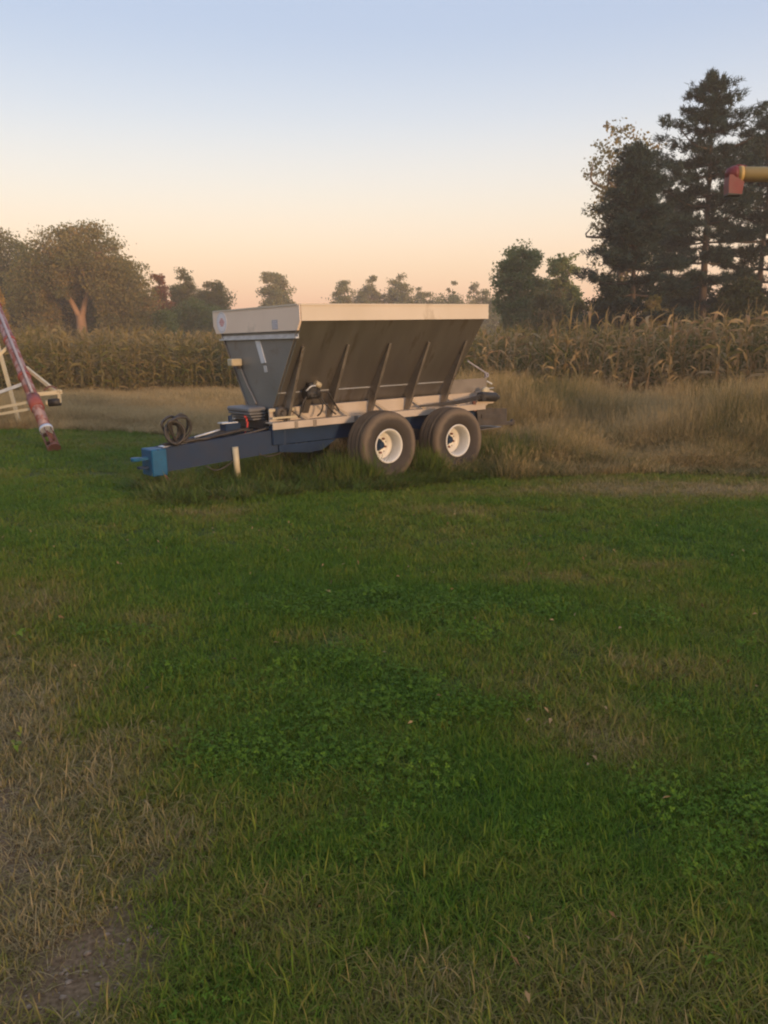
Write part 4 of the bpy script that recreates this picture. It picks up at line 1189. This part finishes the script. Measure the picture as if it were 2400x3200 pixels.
def make_wheel(x, s_):
    zc = WR + x * math.sin(PIT)
    mb = MB().lathe([(.05, -.082), (.11, -.086), (.160, -.070), (.191, -.01), (.191, -.03), (.160, -.085), (.11, -.10), (.05, -.096)], 40, closed=True)
    w = P_(mb, 'wheel', 'wheelwhite', sp, (x, s_ * 1.04, zc))
    if s_ < 0: w.rotation_euler = (0, 0, math.pi)
    P_(MB().lathe(tyre_prof, 64, closed=True), 'tyre', 'tyre', w)
    P_(MB().lathe(rim_prof, 48, closed=True), 'rim', 'wheelwhite', w)
    P_(MB().lathe([(.0005, .02), (.040, .018), (.052, .0), (.058, -.06), (.088, -.081), (.088, -.14), (.0005, -.14)], 24), 'hub_cap', 'blue', w)
    for k in range(6):
        a = k * math.pi / 3 + .3
        P_(MB().tube([(.115 * math.cos(a), -.09, .115 * math.sin(a)), (.115 * math.cos(a), -.045, .115 * math.sin(a))], .017, 6), 'lug_nut', 'augdark', w)
        a += .52
        P_(MB().tube([(.142 * math.cos(a), -.094, .142 * math.sin(a)), (.142 * math.cos(a), -.0745, .142 * math.sin(a))], .012, 10), 'hand_hole', 'dark', w)
    P_(MB().cyl((0, -.14, 0), (0, -.40, 0), .045, 12), 'axle_stub', 'dark', w)
    return w


for s_ in (1, -1):
    for x in (.65, -.65):
        make_wheel(x, s_)

M['weed'] = mat_leaf('rank_weeds', [(.070, .125, .020), (.10, .155, .028), (.15, .165, .04), (.21, .18, .07), (.30, .23, .115)], True, .3)
weed_protos = proto_collection('rank_weed',
    [blade_mesh('rank_weed_mesh', 60, .15, .15, .55, .013, .5, M['weed'], 120 + i, 3, .0, .7) for i in range(3)] +
    [blade_mesh('rank_grass_mesh', 80, .16, .2, .6, .006, .35, M['weed'], 130 + i, 4, .25, .6) for i in range(3)])
# weeds grown up round the wheels and under the drawbar
wx, wy, wh = [], [], []
MW = sp.matrix_world


def weeds(n, x0, x1, y0, y1, h0, h1):
    for _ in range(n):
        v = MW @ Vector((random.uniform(x0, x1), random.uniform(y0, y1), 0))
        wx.append(v.x); wy.append(v.y); wh.append(random.uniform(h0, h1))


weeds(260, -1.7, 1.6, 1.30, 1.8, .10, .30)
weeds(60, -1.7, 1.6, 1.28, 1.45, .22, .42)
weeds(200, .9, 3.9, .45, 1.5, .12, .42)
weeds(90, -.1, .12, 1.0, 1.4, .5, .95)
weeds(60, .95, 1.5, .9, 1.35, .4, 1.0)
weeds(90, -2.6, -1.1, .5, 1.4, .5, 1.1)
weeds(260, -2.0, 2.2, -1.3, 1.1, .3, .8)
weeds(120, 1.6, 3.7, -.4, .7, .25, .6)
wx, wy, wh = map(np.array, (wx, wy, wh)); n = len(wx)
pk = rng.integers(0, 6, n)
sw = .6 + .5 * rng.random(n)
scatter('wheel_weeds', 'rank green weeds grown up round the wheels and drawbar', np.stack([wx, wy, gz(wx, wy)], 1), pk, np.stack([rng.normal(0, .15, n), rng.normal(0, .15, n), rng.random(n) * 6.283], 1),
        np.stack([sw, sw, wh * 1.1], 1), np.clip(.25 + rng.normal(0, .2, n), 0, 1), weed_protos)

# ------------------------------------------------------------------ old grain auger at the left
ag = empty('grain_auger', (-6.12, 15.75, 0))
tag(ag, 'old grain auger with rusty red and silver tube and cream support frame at left edge', 'auger')
AD = Vector((-2.05, 2.9, 2.42)).normalized()
A0 = Vector((0, 0, .20))
ap = lambda t, o=(0, 0, 0): A0 + AD * t + Vector(o)
tb = P_(MB().cyl(ap(.30), ap(9.0), .105, 24), 'tube', 'augtube', ag)
for t in (1.05, 1.95, 3.2, 4.5, 6.0):
    P_(MB().cyl(ap(t), ap(t + .10), .122, 24), 'clamp_band', 'augred', tb)
P_(MB().cyl(ap(.95), ap(1.30), .128, 24), 'red_sleeve', 'augred', ag)
P_(MB().cyl(ap(.26), ap(.34), .125, 24), 'end_ring', 'palebar', ag)
# open intake: flighting round a shaft inside cage bars
P_(MB().cyl(ap(-.22), ap(.34), .024, 10), 'screw_shaft', 'augdark', ag)
ux = AD.cross(Vector((0, 0, 1))).normalized(); uy = ux.cross(AD)
fv, ff = [], []
for i in range(41):
    a = i / 40 * 4 * math.pi; c = ap(-.20 + .48 * i / 40)
    dv = ux * math.cos(a) + uy * math.sin(a)
    fv += [c + dv * .022, c + dv * .095, c + dv * .095 + AD * .006, c + dv * .022 + AD * .006]
    if i:
        b = 4 * i
        ff += [(b - 4, b - 3, b + 1, b), (b - 2, b - 1, b + 3, b + 2), (b - 3, b - 2, b + 2, b + 1)]
P_(MB().add(fv, ff, True), 'screw_flight', 'augdark', ag)
for k in range(6):
    a = k * 1.047; dv = (ux * math.cos(a) + uy * math.sin(a)) * .115
    P_(MB().cyl(ap(-.24) + dv, ap(.30) + dv, .009, 6), 'cage_bar', 'augdark', ag)
P_(MB().cyl(ap(-.26), ap(-.22), .12, 20), 'cage_ring', 'augdark', ag)
# pale drive shaft along the tube
P_(MB().cyl(ap(1.3, (.03, -.09, .10)), ap(8.8, (.03, -.09, .10)), .028, 10), 'drive_shaft', 'shaft', ag)
for t in (1.5, 2.6, 3.7):
    P_(MB().box(-.03, .03, -.02, .02, -.06, .06, .004), 'shaft_bracket', 'augred', ag, ap(t, (.03, -.07, .05)))
# cream undercarriage
J = ap(1.42)
hubp = J + Vector((.42, .18, -.02))
P_(MB().bar(ap(2.30, (.10, 0, 0)), hubp + Vector((-.02, 0, .06)), .06, .06), 'strut', 'cream', ag)
P_(MB().bar(J + Vector((.08, .05, -.01)), hubp + Vector((.10, .02, .05)), .07, .07), 'cross_bar', 'cream', ag)
P_(MB().bar(hubp + Vector((.05, 0, .10)), hubp + Vector((.05, 0, -.16)), .07, .05), 'upright', 'cream', ag)
mo_ = P_(MB().cyl(hubp + Vector((-.16, -.02, -.16)), hubp + Vector((.06, .0, -.14)), .075, 18), 'drive_motor', 'black', ag)
P_(MB().cyl(hubp + Vector((-.22, -.025, -.165)), hubp + Vector((-.16, -.02, -.16)), .06, 16), 'motor_face', 'cream', mo_)
P_(MB().tube(smooth_curve([hubp + Vector((-.25, 0, .08)), hubp + Vector((-.12, .0, .16)), hubp + Vector((.0, 0, .12))]), .016, 6), 'pull_handle', 'augdark', ag)
far = Vector((-2.9, 1.2, .45))
P_(MB().bar(ap(1.20, (-.06, 0, -.02)), far, .05, .05), 'lower_bar', 'cream', ag)
P_(MB().bar(ap(1.12, (-.06, 0, -.10)), far + Vector((0, 0, -.10)), .05, .05), 'lower_bar', 'cream', ag)
P_(MB().bar(ap(1.75, (-.08, 0, 0)), far + Vector((0, 0, .05)), .06, .06), 'strut', 'palebar', ag)
P_(MB().bar(ap(3.1, (-.08, 0, -.05)), far + Vector((.1, 0, .1)), .06, .06), 'strut', 'cream', ag)
P_(MB().bar(far + Vector((0, 0, .15)), far + Vector((0, .1, -.40)), .07, .07), 'axle_post', 'cream', ag)
P_(MB().box(-.20, .20, -.15, .15, 0, .06, .01), 'skid_foot', 'augdark', ag, far + Vector((0, .1, -.45)))
# far support so that the raised end rests on legs
P_(MB().bar(ap(7.2), Vector((ap(7.2).x - .9, ap(7.2).y + .3, 0)), .07, .07).bar(ap(7.2), Vector((ap(7.2).x + .9, ap(7.2).y - .1, 0)), .07, .07), 'support_leg', 'cream', ag)

# ------------------------------------------------------------------ unloading tube reaching in from the right
ut = empty('unloading_auger', (13.6, 17.0, 0))
tag(ut, 'yellow unloading tube with red rubber spout reaching in from the right edge', 'unloading auger')
zt_ = 5.07
P_(MB().cyl((-7.02, 0, zt_ + .01), (0.0, 0, zt_ - .05), .135, 32), 'tube', 'yellow', ut)
P_(MB().cyl((-6.95, 0, zt_ + .011), (-6.88, 0, zt_ + .010), .146, 32), 'flange', 'yellow', ut)
spo = MB()
prof = [(-7.155, zt_ - .02), (-7.16, zt_ - .20), (-7.145, zt_ - .345), (-6.90, zt_ - .365), (-6.87, zt_ - .15), (-6.96, zt_ - .10), (-7.03, zt_ - .02)]
spo.prism([(x, -.125, z) for x, z in prof], (0, .25, 0))
spo.tube([(-6.99, 0, zt_ + .012), (-7.04, 0, zt_ + .012), (-7.12, 0, zt_ + .0), (-7.17, 0, zt_ - .03)], [.150, .148, .115, .06], 24)
P_(spo, 'rubber_spout', 'spoutred', ut)
P_(MB().box(-7.155, -6.895, -.12, .12, zt_ - .378, zt_ - .350), 'spout_mouth', 'black', ut)
P_(MB().tube([(-7.0, 0, zt_ + .165), (-6.93, 0, zt_ + .168), (-6.80, 0, zt_ + .14)], .02, 8), 'spout_strap', 'spoutred', ut)
P_(MB().cyl((0, 0, 0), (0, 0, zt_ + .12), .17, 28), 'upright_column', 'yellow', ut)
P_(MB().box(-.6, .6, -.6, .6, 0, .10, .01), 'base_plate', 'dark', ut)

# ------------------------------------------------------------------ evening haze
m, n, l, p = nt('evening_haze')
n.remove(p)
pv = n.new('ShaderNodeVolumePrincipled')
pv.inputs['Color'].default_value = (.97, .84, .70, 1)
pv.inputs['Density'].default_value = .0018
pv.inputs['Anisotropy'].default_value = .0
l.new(pv.outputs[0], n['Material Output'].inputs['Volume'])
hz_ = MB().box(-1500, 1500, -1500, 1500, -1.0, 19.0).build('haze', m)
tag(hz_, 'thin warm evening haze over the field', kind='stuff')
